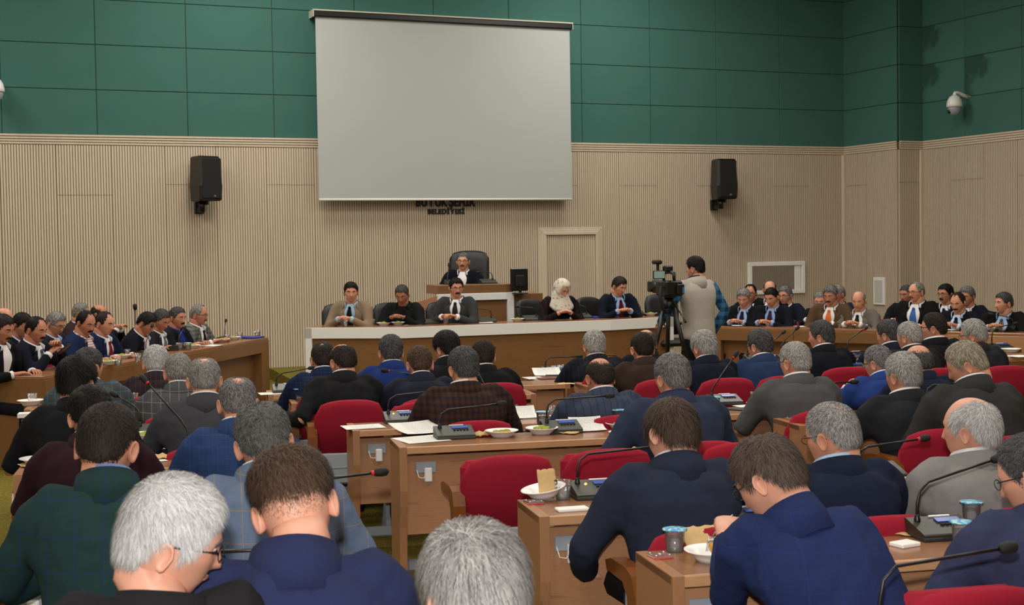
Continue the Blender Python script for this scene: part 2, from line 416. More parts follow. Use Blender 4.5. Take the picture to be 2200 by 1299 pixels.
# white framed internal window
def onw(px, py): return onY(px, py, YW)
a = onw(1605, 600).x; b = onw(1726, 600).x; zt = onw(1665, 562).z; zb = onw(1665, 631).z
d = struct(bpy.data.objects.new('window_1', None)); COL.objects.link(d); d.location = (a, YW, zb); w_ = b - a; h_ = zt - zb
mb = MB(); t_ = .065
mb.box(0, w_, -.06, 0, 0, t_, .005); mb.box(0, w_, -.06, 0, h_ - t_, h_, .005); mb.box(0, t_, -.06, 0, t_, h_ - t_, .005); mb.box(w_ - t_, w_, -.06, 0, t_, h_ - t_, .005)
mb.box(w_ - t_ - .13, w_ - t_ - .012, -.04, 0, t_, h_ - t_, .004); mb.build('window_frame', M_WHITE, d)
t = NT('window_pane_glass'); t.set(color=(.42, .41, .40, 1), rough=.015, metal=.92); mb = MB(); mb.box(t_, w_ - t_, -.03, -.024, t_, h_ - t_); mb.build('window_pane', t.mat, d)
# projection screen
ys_ = YW - .22
x0 = (onY(679, 50, ys_).x + onY(684, 428, ys_).x) / 2; x1 = (onY(1226, 75, ys_).x + onY(1226, 428, ys_).x) / 2
z0 = onY(955, 430, ys_).z; z1 = onY(955, 49, ys_).z
s = thing('projection_screen', 'large blank white projection screen hanging high on the back wall', 'screen', ((x0 + x1) / 2, ys_, z0)); hw = (x1 - x0) / 2; hh = z1 - z0
mb = MB(); n = 12
t = NT('screen_fabric'); nz = t.noise(2, 2, t.coords()); t.set(color=t.mix(nz, srgb(170, 175, 172), srgb(175, 179, 175)), rough=.9, spec=.1)
mb.box(-hw, hw, -.003, .003, .02, hh); mb.build('screen_fabric', t.mat, s)
mb = MB(); mb.tube([(-hw, 0, .012), (hw, 0, .012)], .016, 10); mb.build('bottom_bar', M_WHITE, s)
mb = MB(); mb.box(-hw - .03, hw + .03, -.05, .06, hh - .005, hh + .075, .012); mb.build('roller_case', M_BLACK, s)
mb = MB(); mb.box(-hw - .03, hw + .03, -.045, .21, hh + .075, hh + .095, .003); mb.box(-hw - .04, -hw - .03, -.05, .21, hh - .01, hh + .095, .002); mb.box(hw + .03, hw + .04, -.05, .21, hh - .01, hh + .095, .002); mb.build('mounting_strip', plain('cream_metal', srgb(196, 190, 170), .5), s)
# raised lettering
def lettering(txt, px0, px1, pyb, pyt, label):
    a = onw(px0, pyb); b = onw(px1, pyb); hgt = onw(px0, pyt).z - a.z
    root = thing('wall_lettering', label, 'lettering', (a.x, YW - .022, a.z))
    tot = b.x - a.x; xs = 0; obs = []
    for ch in txt:
        cu = bpy.data.curves.new('letter', 'FONT'); cu.body = ch; cu.size = hgt / .70; cu.extrude = .012; cu.offset = hgt * .045
        o = bpy.data.objects.new('tmp', cu); COL.objects.link(o); obs.append(o)
    bpy.context.view_layer.update(); dg = bpy.context.evaluated_depsgraph_get()
    ms = []
    for o in obs:
        me = bpy.data.meshes.new_from_object(o.evaluated_get(dg)); ms.append(me)
    for o in obs: c = o.data; bpy.data.objects.remove(o); bpy.data.curves.remove(c)
    ext = []
    for me in ms:
        xs_ = [v.co.x for v in me.vertices] or [0, .1]; ext.append((min(xs_), max(xs_)))
    g = hgt * .13; total = sum(e[1] - e[0] for e in ext) + g * (len(ms) - 1); k = tot / total; cur = 0
    for me, e in zip(ms, ext):
        me.materials.clear(); me.materials.append(M_BLACK)
        o = link('letter', me, root); o.rotation_euler = (math.pi / 2, 0, 0); o.scale = (k, 1, 1); o.location = ((cur - e[0]) * k, -.012, 0); cur += e[1] - e[0] + g
lettering('BÜYÜKŞEHİR', 892, 1019, 443, 424, 'larger black wall lettering half hidden behind the screen edge')
lettering('BELEDİYESİ', 918, 996, 459, 449, 'smaller black wall lettering below the projection screen')
# loudspeakers
def speaker(px, pyt, pyb, rz, label, mk):
    y = YW - .27; zt = onY(px, pyt, y).z; zb = onY(px, pyb, y).z; h = zt - zb; c = onY(px, pyb, y)
    s = thing('loudspeaker', label, 'speaker', (c.x, y, zb), rz)
    def ring(z, w, d0, d1):
        return [(-w, -d0, z), (-w + .03, -d0 - .03, z), (w - .03, -d0 - .03, z), (w, -d0, z), (w * .72, d1, z), (-w * .72, d1, z)]
    mb = MB(); W_ = .185
    mb.loft([ring(0, W_ * .9, .12, .13), ring(.02, W_ * .98, .14, .14), ring(h * .34, W_ * 1.02, .15, .15), ring(h * .40, W_ * .99, .15, .15), ring(h * .96, W_ * .92, .13, .14), ring(h, W_ * .84, .11, .12)], 0, True, False)
    mb.build('cabinet', M_BLACK, s)
    mb = MB(); mb.box(-W_ * .82, W_ * .82, -.186, -.165, h * .05, h * .95, .02); mb.build('grille', M_BLACKM, s)
    mb = MB(); mb.box(.02, .055, -.192, -.184, h * .09, h * .13, .002); mb.build('badge', M_STEEL, s)
    BM = Matrix.Rotation(-rz, 4, 'Z')
    mb = MB(); mb.tube([BM @ Vector((-.04, .0, .01)), BM @ Vector((-.04, .0, -.14))], .045, 12); mb.box(-.075, -.005, -.02, .19, -.15, -.09, .008, 0, BM); mb.box(.01, .05, -.02, .06, -.05, 0, .005); mb.build('bracket', M_BLACK, s)
    mb = MB(); mb.box(-.10, .02, .185, .225, -.17, 0, .006, 0, BM); mb.build('wall_plate', M_BLACK, s)
speaker(440, 336, 432, R(24), 'black loudspeaker on the wall left of the projection screen', 1)
speaker(1553, 342, 428, R(-2), 'black loudspeaker on the wall right of the projection screen', 2)
# dome cameras
def dome(base, rz, label):
    s = thing('dome_camera', label, 'camera', base, rz)
    mb = MB(); mb.box(-.05, .05, -.02, 0, -.09, .09, .006); mb.build('wall_plate', M_WHITE, s)
    mb = MB(); mb.tube([(0, -.01, .02), (0, -.12, .05), (0, -.22, .085), (0, -.27, .08), (0, -.28, .04)], [.035, .03, .026, .026, .03], 8); mb.build('bracket', M_WHITE, s)
    c = Matrix.Translation((0, -.28, 0))
    mb = MB(); mb.lathe([(.03, .05), (.075, .02), (.105, -.03), (.118, -.09), (.12, -.13), (.108, -.135)], 20, 0, c); mb.build('housing', M_WHITE, s)
    mb = MB(); mb.lathe([(.10, -.13), (.10, -.17), (.085, -.22), (.05, -.25), (.01, -.26)], 18, 0, c); b = mb.build('camera_ball', M_GREY, s)
    mb = MB(); mb.ell((-.02, -.36, -.20), .034, .03, .034, 10, 6); mb.build('lens', M_BLACK, b)
q = onX(2082, 212, XR); dome(q, R(-90), 'white dome security camera on the right green wall')
q = onY(-14, 180, YW); dome(q, 0, 'white dome security camera cut off at the left edge')
# small white panel on the return wall
q0 = onX(1881, 595, XF); q1 = onX(1905, 655, XF)
s = thing('access_panel', 'small white framed panel on the wall near the right corner', 'panel', (XF, (q0.y + q1.y) / 2, q1.z), R(-90)); hw = abs(q0.y - q1.y) / 2; hh = q0.z - q1.z
mb = MB(); mb.box(-hw, hw, -.05, 0, 0, hh, .006); mb.build('frame', M_WHITE, s)
mb = MB(); mb.box(-hw * .7, hw * .7, -.056, -.05, hh * .1, hh * .9, .002); mb.build('cover', plain('white_cover', srgb(196, 194, 188), .5), s)
# ================================================================== furniture
ROWA = R(-10.5)
RU = Vector((math.cos(ROWA), math.sin(ROWA), 0)); RV = Vector((-math.sin(ROWA), math.cos(ROWA), 0))
TOPZ = {}
DESKS = {}
def desk(key, px, py, z, W, label, trays=(.10,), dep=.38):
    q = P(px, py, z); fz = floorz(q.x, q.y); H = q.z - fz; TOPZ[key] = q.z; DESKS[key] = (q.copy(), W)
    s = thing('conference_desk', label, 'desk', (q.x, q.y, fz), ROWA)
    mb = MB(); mb.box(.0, W, .012, dep, H - .03, H, .003); mb.build('top', M_WOODT, s)
    mb = MB(); mb.box(.038, W - .038, 0, .02, H - .036, H + .001, .003); mb.build('front_edge', M_WOODE, s)
    prof = [(0, H + .001), (dep, H + .001), (dep, -.02), (.07, -.02), (.055, .20), (.04, .34), (.012, .46), (.0, .54)]
    for x in (0, W - .04):
        mb = MB(); mb.prism(prof, x, x + .04, 0, 'x'); p = mb.build('side_panel', [M_WOODZ], s)
    mb = MB(); mb.box(.04, W - .04, .05, .072, .30, H - .052, .003); mb.build('modesty_panel', M_WOODX, s)
    mb = MB(); mb.box(.06, W - .06, .20, .24, .07, .13, .01); mb.build('foot_rail', M_GREY, s)
    for tx in trays:
        if tx > W - .2: continue
        mb = MB(); mb.box(tx - .05, tx + .06, .042, .052, H - .145, H - .085, .003); t = mb.build('cable_tray', M_GREY, s)
        mb = MB(); mb.box(tx - .005, tx + .035, .018, .042, H - .19, H - .115, .005); mb.tube([(tx - .045, .04, H - .125), (tx - .035, .03, H - .165), (tx - .01, .028, H - .17), (tx, .03, H - .155)], .003, 5); mb.build('socket', M_WHITE, t)
    return s
desk('D0', 1720, 1510, 3.17, 1.4, 'nearest wooden desk at the bottom right, mostly below the picture edge', ())
desk('D1', 1445, 1240, 4.35, 2.2, 'wooden desk with a half-eaten bowl and blue-lidded water cup, near bottom right', (.12,))
desk('D2', 1159, 1111, 5.3, 2.5, 'wooden desk with a tilted bowl, plastic cup and folded white napkin', (.12,))
desk('D3', 858, 962, 7.3, 1.85, 'wooden desk with papers and bowls in front of two empty red chairs', (.14,))
desk('D4', 758, 926, 8.2, 2.75, 'long wooden desk in front of the brown checked jacket', (.14,))
desk('D5', 626, 867, 9.7, 1.75, 'wooden desk at the left aisle in front of the bald-crowned man', (.14,))
desk('D6', 576, 849, 10.5, 2.35, 'wooden desk with a paper on its left end beside the carpeted stage', (.14,))
desk('E5', 1261, 831, 10.55, 2.2, 'wooden desk end just left of the balding man in blue-grey', ())
desk('E6', 1153, 818, 11.4, 2.5, 'wooden desk with papers, dark red folder and phone in the front row', (.14,))
desk('R3', 1719, 915, 7.9, 1.7, 'wooden desk end with a microphone beside the man in plain grey jacket', ())
desk('R5', 1806, 806, 10.8, 1.3, 'wooden desk with lidded glass and brown paper bag before the far suited man', ())
desk('R6', 1700, 783, 12.0, 2.6, 'far right wooden desk with three raised microphones', ())
desk('L1', -40, 1226, 4.57, 1.2, 'wooden desk at the lower left corner with a loose paper', (.14,))
desk('L2', 28, 1021, 6.5, 1.15, 'wooden desk end beside the maroon sleeve on the left', ())
desk('L3', 34, 974, 7.3, 1.35, 'wooden desk end behind the maroon jacket on the left', ())
desk('L4', 46, 903, 8.8, 1.35, 'wooden desk end with a folded paper on the left', ())
desk('L5', 51, 880, 9.6, 1.35, 'wooden desk with a bowl and empty cup at its left end', ())
desk('L0', 40, 1590, 3.05, 2.0, 'nearest wooden desk at the lower left, below the picture edge', ())
# ------------------------------------------------------------------ red theatre chair, facing +y
def bump_back(w, z0, z1, th, y0, tilt):
    """rounded upholstered back: rings across the width"""
    mb = MB(); n = 11; rings = []
    prof = [(-.5, 0), (-.46, .5), (0, .5), (.46, .5), (.5, 0), (.46, -.5), (0, -.5), (-.46, -.5)]
    for i in range(n + 1):
        s_ = -1 + 2 * i / n; x = s_ * w / 2
        drop = .055 * abs(s_) ** 3 + (.05 if abs(s_) > .99 else .0)
        t_ = th * (1 - .25 * abs(s_) ** 6) * (.55 if abs(s_) > .99 else 1); zb = z0 + (.012 if abs(s_) > .99 else 0)
        zt = z1 - drop; curve = .035 * (s_ * s_)
        r = []
        for (a, b) in ((0, -.5), (.5, -.5), (.86, -.48), (.97, -.28), (1, 0), (.97, .28), (.86, .48), (.5, .5), (0, .5)):
            z = zb + (zt - zb) * a; r.append((x, y0 + curve + b * t_ - tilt * (z - z0), z))
        rings.append(r)
    mb.loft(rings, 0, True, True); return mb
CH = {}
def _chairparts():
    CH['back'] = bump_back(.455, .47, .80, .085, -.235, .22).mesh('backrest', M_RED)
    mb = MB(); mb.box(-.215, .215, -.29, -.255, .29, .475, .008); mb.box(-.15, .2, -.296, -.289, .385, .392, .002); mb.box(-.15, .2, -.296, -.289, .335, .342, .002)
    for x in (-.19, .19):
        for z in (.32, .455): mb.ell((x, -.29, z), .007, .004, .007, 6, 4)
    CH['panel'] = mb.mesh('back_panel', M_GREY)
    mb = MB(); mb.box(-.21, .21, -.22, .22, .34, .43, .03); CH['seat'] = mb.mesh('seat', M_RED)
    mb = MB(); mb.box(-.21, .21, -.20, -.11, .36, .76, .03); CH['seatup'] = mb.mesh('seat', M_RED)
    pr = [(.05, .60), (.07, .63), (.0, .65), (-.18, .655), (-.25, .64), (-.285, .58), (-.29, .45), (-.275, .40), (-.235, .40), (-.215, .45), (-.195, .56), (-.14, .60)]
    for k, x in (('al', -.270), ('ar', .212)):
        mb = MB(); mb.prism(pr, x, x + .058, 0, 'x'); CH[k] = mb.mesh('armrest', M_ARM)
    pr = [(-.20, .60), (-.13, .60), (-.12, .40), (-.06, .10), (.05, .03), (.05, 0), (-.26, 0), (-.26, .03), (-.19, .08), (-.21, .40)]
    for k, x in (('fl', -.255), ('fr', .23)):
        mb = MB(); mb.prism(pr, x, x + .025, 0, 'x'); CH[k] = mb.mesh('side_frame', M_GREY)
    mb = MB(); mb.box(-.23, .23, -.16, -.10, .28, .34, .01); CH['beam'] = mb.mesh('beam', M_GREY)
    mb = MB(); mb.box(-.212, -.20, -.302, -.296, .49, .515); CH['tag'] = mb.mesh('label_tag', M_BLACK)
_chairparts()
NCH = 0
def chair(loc, rz, label, up=False, group='red upholstered conference chairs'):
    s = thing('conference_chair', label, 'chair', loc, rz, group); s.scale = (1, 1, 1.06)
    b = None
    for k, nm in (('back', 'backrest'), ('panel', 'back_panel'), ('seatup' if up else 'seat', 'seat'), ('al', 'armrest'), ('ar', 'armrest'), ('fl', 'side_frame'), ('fr', 'side_frame'), ('beam', 'beam')):
        o = link(nm, CH[k], s)
        if k == 'back': b = o
    link('label_tag', CH['tag'], b)
    return s
def office(loc, rz, label, bh=.62, w=.46):
    """black leather office chair, facing +y"""
    s = thing('office_chair', label, 'chair', loc, rz, 'black leather office chairs')
    o = bump_back(w, .50, .50 + bh, .085, -.24, .16).build('backrest', M_LEATHER, s)
    mb = MB(); mb.box(-w * .36, w * .36, -.30 - bh * .02, -.285, .60, .62 + bh * .5, .004); mb.build('stitched_panel', M_LEATHER, o)
    mb = MB(); mb.box(-w / 2, w / 2, -.22, .25, .38, .46, .035); mb.build('seat', M_LEATHER, s)
    for x in (-w / 2 - .04, w / 2):
        mb = MB(); mb.tube([(x + .02, .12, .42), (x + .02, .16, .62), (x + .02, 0, .66), (x + .02, -.2, .64)], [.016, .018, .024, .02], 8); mb.build('armrest', M_BLACK, s)
    mb = MB(); mb.tube([(0, 0, .38), (0, 0, .08)], .03, 10)
    for i in range(5):
        a = i * 2 * math.pi / 5; mb.tube([(0, 0, .09), (.26 * math.cos(a), .26 * math.sin(a), .05)], [.025, .016], 6); mb.ell((.27 * math.cos(a), .27 * math.sin(a), .025), .02, .02, .025, 8, 6)
    mb.build('pedestal', M_BLACK, s); return s
# ------------------------------------------------------------------ stage, front desk, podium
STG = .15
pA = onZ(582, 792, STG); pB = onZ(628, 816, STG); dv = (pB - pA).normalized()
FD = [onZ(655, 704, .90), onZ(865, 703, .90), onZ(1312, 687, .90), onZ(1447, 680, .90)]
pC = pA + dv * ((pA.y - 14.9) / abs(dv.y) if abs(dv.y) > .1 else 2)
pC = FD[0] + Vector((-.35, -.35, 0)); 
poly = [(pA.x, YW - .03), (pA.x, pA.y - .02), (pB.x, pB.y), (pC.x, pC.y), (FD[1].x, FD[1].y - .35), (FD[2].x + .05, FD[2].y - .35), (FD[3].x + .5, FD[3].y - .3), (FD[3].x + .6, YW - .03)]
mb = MB(); mb.prism(poly, 0, STG, 0, 'z'); s = mb.build('stage_platform', [M_CARPET]); fixn(s); tag(s, 'low olive carpeted stage platform under the front desk', 'platform')
fd = thing('front_desk', 'long white-topped faceted front desk with wooden panels', 'desk', (FD[1].x, FD[1].y, STG))
o_ = Vector((FD[1].x, FD[1].y, STG)); HT = .90 - STG
def offp(k, d):
    n = Vector((0, 0, 0))
    for i in (k - 1, k):
        if 0 <= i < 3:
            e = (FD[i + 1] - FD[i]); n += Vector((-e.y, e.x, 0)).normalized()
    n.normalize(); return FD[k] + n * d
for i in range(3):
    a, b = FD[i] - o_, FD[i + 1] - o_; a2, b2 = offp(i, .55) - o_, offp(i + 1, .55) - o_
    def slab(nm, m, z0, z1, in0=0.0, in1=1.0):
        mb = MB(); q = [a + (a2 - a) * in0, b + (b2 - b) * in0, b + (b2 - b) * in1, a + (a2 - a) * in1]
        mb.prism([(p.x, p.y) for p in q], z0, z1, 0, 'z'); return fixn(mb.build(nm, [m], fd))
    slab('white_edge', M_WHITE, HT - .125, HT - .002, 0, .12); slab('desk_top', M_WOODT, HT - .035, HT, .10, 1); slab('front_panel', M_WOODF, .0, HT - .125, .05, .10)
for k, nm in ((0, 'white_leg'), (3, 'white_leg')):
    e = (FD[1] - FD[0]).normalized() if k == 0 else (FD[2] - FD[3]).normalized(); n = (offp(k, 1) - FD[k]).normalized()
    a = FD[k] - o_; q = [a, a + e * .08, a + e * .08 + n * .55, a + n * .55]
    mb = MB(); mb.prism([(p.x, p.y) for p in q], 0, HT - .003, 0, 'z'); fixn(mb.build(nm, [M_WHITE], fd))
TOPZ['F'] = .90
# podium
FDIR = (FD[2] - FD[1]).normalized(); FANG = math.atan2(FDIR.y, FDIR.x)
pl = P(942, 632, 17.6); zpt = pl.z
pr_ = P(1097, 632, 17.6 + .45); Wp = (pr_ - pl).length
pd = thing('podium', 'raised podium desk with white frame and wooden infill in front of the speaker', 'podium', (pl.x, pl.y, STG), FANG); h = zpt - STG; h_pod = h + .11
mb = MB(); mb.box(0, Wp, 0, .10, h - .09, h, .004); mb.box(0, .09, 0, .10, 0, h - .09, .004); mb.box(Wp - .09, Wp, 0, .10, 0, h - .09, .004); mb.build('white_frame', M_WHITE, pd)
mb = MB(); mb.box(.09, Wp - .09, .04, .07, 0, h - .09, .002); mb.build('infill_panel', M_WOODF, pd)
mb = MB(); mb.box(0, Wp - .01, .02, .55, h, h + .11, .005); mb.build('desk_top', M_WOODF, pd)
mb = MB(); mb.box(Wp, Wp + .42, .06, .60, 0, h - .02, .004); mb.build('side_cabinet', M_WOODF, pd)
mb = MB(); mb.prism([(-.36, 0), (0, 0), (0, h - .02), (-.36, h - .12)], .06, .10, 0, 'y'); mb.box(-.36, 0, .10, .5, 0, h - .14, .004); fixn(mb.build('sloped_side_panel', M_WOODX, pd))
Zriser = .46
mb = MB(); mb.box(-.4, Wp + .45, .56, 1.75, 0, Zriser - STG, .01); s = mb.build('stage_step', M_CARPET); s.location = (pl.x, pl.y, STG); s.rotation_euler = (0, 0, FANG); tag(s, 'carpeted raised step behind the podium', 'platform')
# monitor on the podium cabinet
q = P(1116, 632, 17.95); zc = STG + h - .02
mo = thing('computer_monitor', 'black computer monitor seen from behind beside the podium', 'monitor', (q.x, q.y, zc), FANG + R(10)); hm = .30
mb = MB(); mb.box(-.13, .13, -.015, .02, .035, .33, .012); mb.build('screen_housing', M_BLACK, mo)
mb = MB(); mb.box(-.07, .07, -.035, -.01, .09, .24, .012); mb.build('rear_cover', M_BLACKM, mo)
mb = MB(); mb.box(-.02, .02, -.03, -.01, .01, .16, .004); mb.box(-.09, .09, -.07, .08, 0, .014, .005); mb.build('stand', M_BLACK, mo)
# side tables
def longtable(nm, A, B, Z, label, apron, endleg, mats, seams=()):
    """A,B: front-edge world points left to right as seen by someone on the inner side"""
    fz = floorz(A.x, A.y); d = B - A; L = Vector((d.x, d.y, 0)).length; an = math.atan2(d.y, d.x); H = Z - fz
    s = thing('side_table', label, 'table', (A.x, A.y, fz), an)
    mb = MB(); mb.box(0, L, .0, .48, H - .03, H, .003); mb.build('table_top', mats[0], s)
    cuts = [0] + [c * L for c in seams] + [L]
    for i in range(len(cuts) - 1):
        mb = MB(); mb.box(cuts[i] + .002, cuts[i + 1] - .002, -.005, .03, H - apron, H - .031, .003); mb.build('apron', mats[1], s)
        mb = MB(); mb.box(cuts[i] + .05, cuts[i + 1] - .05, .10, .13, .08, H - apron, .003); mb.build('front_panel', mats[1], s)
    for x in (0, L - endleg):
        mb = MB(); mb.box(x, x + endleg, -.004, .48, 0, H - .031, .004); mb.build('end_leg', mats[2], s)
    return s, L
ZL = .79
LA_, LB2 = onZ(94, 808, ZL), onZ(577, 724, ZL)
longtable('left', LA_, LB2, ZL, 'long wooden side table along the left with bowls and glasses', .17, .22, (M_WOODT, M_WOODF, M_WOODF), (.62,))
TOPZ['SL'] = ZL
LOFF = Vector((-(LB2 - LA_).y, (LB2 - LA_).x, 0)).normalized()      # away from the aisle, behind the table
ZR_ = .79
RA_, RM_, RB_ = onZ(1532, 702, ZR_), onZ(1905, 709, ZR_), onZ(2215, 717, ZR_)
longtable('r1', RA_, RM_, ZR_, 'wooden side table along the right wall behind the cameraman', .16, .1, (M_WOODT, M_WOODF, M_WOODF), (.48,))
longtable('r2', RM_ + (RM_ - RA_).normalized() * .02, RB_ , ZR_, 'paler wooden side table at the far right edge', .16, .1, (M_WOODT, M_WOODX, M_WOODX), ())
TOPZ['SR'] = ZR_
# second table behind the left one
a2 = LA_ + LOFF * 1.55 - (LB2 - LA_).normalized() * 1.2
longtable('left2', a2, a2 + (LB2 - LA_).normalized() * 3.4, .79, 'rear wooden side table at the left picture edge', .16, .2, (M_WOODT, M_WOODF, M_WOODF), ())
TOPZ['SL2'] = .79
# ================================================================== people
HS = 1.06      # head scale
BS = 1.04      # body scale
def npst(a, b, x):
    t = np.clip((x - a) / (b - a), 0, 1); return t * t * (3 - 2 * t)
def head_shape(D, jaw=1.0):
    x, y, z = D[:, 0], D[:, 1], D[:, 2]
    k = (np.abs(x) ** 2.6 + np.abs(y) ** 2.6 + np.abs(z) ** 2.6) ** (1 / 2.6)
    q = D / (k ** .6)[:, None] * np.array([.0765, .097, .118])
    X, Y, Z = q[:, 0].copy(), q[:, 1].copy(), q[:, 2].copy(); zz = Z / .118
    low = npst(.05, -1, zz)
    X *= 1 - .26 * low / jaw + .04 * npst(.0, .5, zz) * (y < 0)
    Y = np.where(y < 0, Y * (1 - .30 * npst(-.15, -.95, zz)), Y * (1 - .10 * npst(.35, 1.0, zz)))
    fr = npst(.05, .45, y)
    Y += fr * .006 * npst(-.35, -.8, zz)
    Y -= fr * .008 * np.exp(-((np.abs(X) - .031) / .015) ** 2 - ((Z - .010) / .012) ** 2)
    Y += fr * .004 * np.exp(-((Z - .029) / .008) ** 2) * (np.abs(X) < .055)
    ng = np.clip((.020 - Z) / .050, 0, 1) * npst(-.040, -.031, Z)
    Y += fr * .024 * np.exp(-(X / (.0085 + .006 * np.clip((.01 - Z) / .04, 0, 1))) ** 2) * ng
    Y += fr * .004 * np.exp(-((Z + .058) / .009) ** 2 - (X / .022) ** 2) - fr * .003 * np.exp(-((Z + .0565) / .003) ** 2 - (X / .02) ** 2)
    Y += fr * .006 * np.exp(-((Z + .097) / .014) ** 2 - (X / .022) ** 2) - fr * .004 * np.exp(-((Z + .078) / .007) ** 2 - (X / .02) ** 2)
    X *= 1 + .05 * np.exp(-((Z + .012) / .02) ** 2) * fr
    return np.stack([X, Y, Z], 1)
def head_grid(na, nz):
    a = np.linspace(0, 2 * np.pi, na, endpoint=False); a = a - .45 * np.sin(a)
    th = np.pi * (np.arange(nz + 1) + .03) / (nz + .06)
    T, A = np.meshgrid(th, a, indexing='ij')
    return np.stack([np.sin(T) * np.sin(A), np.sin(T) * np.cos(A), -np.cos(T)], -1).reshape(-1, 3)
def grid_faces(na, nz): return [(i * na + j, i * na + (j + 1) % na, (i + 1) * na + (j + 1) % na, (i + 1) * na + j) for i in range(nz) for j in range(na)]
def azel(az, el):
    a, e = math.radians(az), math.radians(el); return np.array([math.cos(e) * math.sin(a), math.cos(e) * math.cos(a), math.sin(e)])
def hair_field(D, st, wide=1.0):
    p = head_shape(D); zz = p[:, 2] / .118; az = np.degrees(np.abs(np.arctan2(D[:, 0], D[:, 1])))
    hl = st.get('hl', .60); nape = st.get('nape', -.52)
    line = np.interp(az, [0, 38, 58, 72, 82, 89, 104, 116, 130, 180], [hl, hl - .02, hl - .2, .05, -.14, .14, .2, -.08, nape + .12, nape])
    m = np.clip((zz - line + .05 * (wide - 1)) / (.14 * wide), 0, 1)
    if wide == 1.0: m = np.clip(m + (m > 0) * (m < 1) * RNG.uniform(-.3, .3, len(m)), 0, 1)
    for (a, e, r, soft) in st.get('bald', ()):
        ang = np.degrees(np.arccos(np.clip(D @ azel(a, e), -1, 1))); m = m * npst(r - soft * wide, r + soft, ang)
    top = npst(.1, .75, zz); t = st.get('th', .016) * top + st.get('ts', .009) * (1 - top)
    return p, m, -.004 + m * (t + .004)
WHORL = azel(200, 52)
def nrm(v): return v / np.maximum(1e-9, np.linalg.norm(v, axis=1))[:, None]
def hair_mesh(st, z, TM, mat, n_str):
    """cap plus strands in head space, transformed by TM (4x4)"""
    na, nz = (56, 40) if z < 6 else (36, 26)
    D = head_grid(na, nz); p, m, t = hair_field(D, st)
    n = nrm(p / np.array([.077 ** 2, .097 ** 2, .118 ** 2]))
    curl = st.get('curl', 0)
    ph = RNG.uniform(0, 6, 6); x_, y_, z_ = D[:, 0], D[:, 1], D[:, 2]
    clump = (np.sin(31 * x_ + 9 * z_ + ph[0]) * np.sin(27 * y_ - 11 * z_ + ph[1]) + np.sin(19 * z_ + 23 * x_ + ph[2]) * np.sin(21 * y_ + ph[3])) * .5
    t = t + np.clip(m, 0, 1) * (RNG.uniform(-.0015, .002 + .006 * curl, len(t)) + clump * (.0022 + .004 * curl))
    V = p + n * t[:, None]; F = [f for f in grid_faces(na, nz) if max(m[i] for i in f) > 0]
    tint = np.clip(.20 + .2 * clump + .25 * RNG.random(len(V)), 0, 1)
    VV = [V]; TT = [tint]; base = len(V)
    # strands
    def strands(st, n_str, F):
        Dn = nrm(RNG.normal(size=(int(n_str * 2.6), 3))); p2, m2, t2 = hair_field(Dn, st, 2.3)
        keep = (RNG.random(len(Dn)) < m2 * .95 + .02 * (m2 > 0)) & (m2 > .04); Dn, p2, m2, t2 = Dn[keep][:n_str], p2[keep][:n_str], m2[keep][:n_str], t2[keep][:n_str]
        k = len(Dn)
        if k:
            nn = nrm(p2 / np.array([.077 ** 2, .097 ** 2, .118 ** 2]))
            fl = Dn - WHORL; side = npst(.35, -.4, Dn[:, 2])[:, None]; fl = fl * (1 - .7 * side) + np.array([0, -.15, -1.0]) * side
            part = st.get('part', 0)
            fl = fl + np.array([part, .0, 0]) * npst(.4, .9, Dn[:, 2])[:, None]
            fl = fl + RNG.normal(size=(k, 3)) * (.22 + 1.0 * curl); fl = fl - nn * (fl * nn).sum(1)[:, None]; fl = nrm(fl)
            L = (st.get('len', .022) * 1.1 * RNG.uniform(.6, 1.25, k) * (.45 + .55 * m2))[:, None]
            w = np.cross(nn, fl) * max(.0009, z / 3000 * .62) * st.get('wf', 1)
            b0 = p2 + nn * (np.maximum(t2, -.0005) * RNG.uniform(.75, 1.08, k))[:, None]
            lift = st.get('lift', .26)
            b1 = b0 + L * .5 * (fl * .9 + nn * (lift + .35 * curl)); b2 = b0 + L * (fl + nn * (lift * .35 + .2 * curl)) + np.array([0, 0, -.15]) * L
            S = np.stack([b0 - w, b0 + w, b1 + w * .85, b1 - w * .85, b2], 1).reshape(-1, 3)
            VV.append(S); base = sum(len(q) for q in VV[:-1]); F += [q for i in range(k) for q in ((base + 5 * i, base + 5 * i + 1, base + 5 * i + 2, base + 5 * i + 3), (base + 5 * i + 3, base + 5 * i + 2, base + 5 * i + 4))]
            TT.append(np.repeat(np.clip(RNG.normal(.5, .42, k), 0, 1), 5))
    strands(st, n_str, F)
    if st.get('fuzz'): strands({**st, 'nape': -.50, 'th': .0, 'ts': .0004, 'len': .0045, 'lift': .5, 'wf': .5}, 9000, F)
    A = np.concatenate(VV); A = A @ np.array(TM.to_3x3()).T + np.array(TM.translation)
    me = bpy.data.meshes.new('hair'); me.from_pydata(A.tolist(), [], F); me.materials.append(mat)
    me.polygons.foreach_set('use_smooth', [True] * len(me.polygons))
    at = me.attributes.new('tint', 'FLOAT', 'POINT'); at.data.foreach_set('value', np.concatenate(TT).astype(np.float32)); me.update()
    return me
def ik(S, W, l1, l2, pole):
    d = W - S; r = d.length; mx = (l1 + l2) * .985
    if r > mx: W = S + d * (mx / r); d = W - S; r = mx
    a = (l1 * l1 - l2 * l2 + r * r) / (2 * r); h = math.sqrt(max(0, l1 * l1 - a * a)); u = d.normalized()
    pl_ = pole - u * pole.dot(u); pl_.normalize()
    return S + u * a + pl_ * h, W
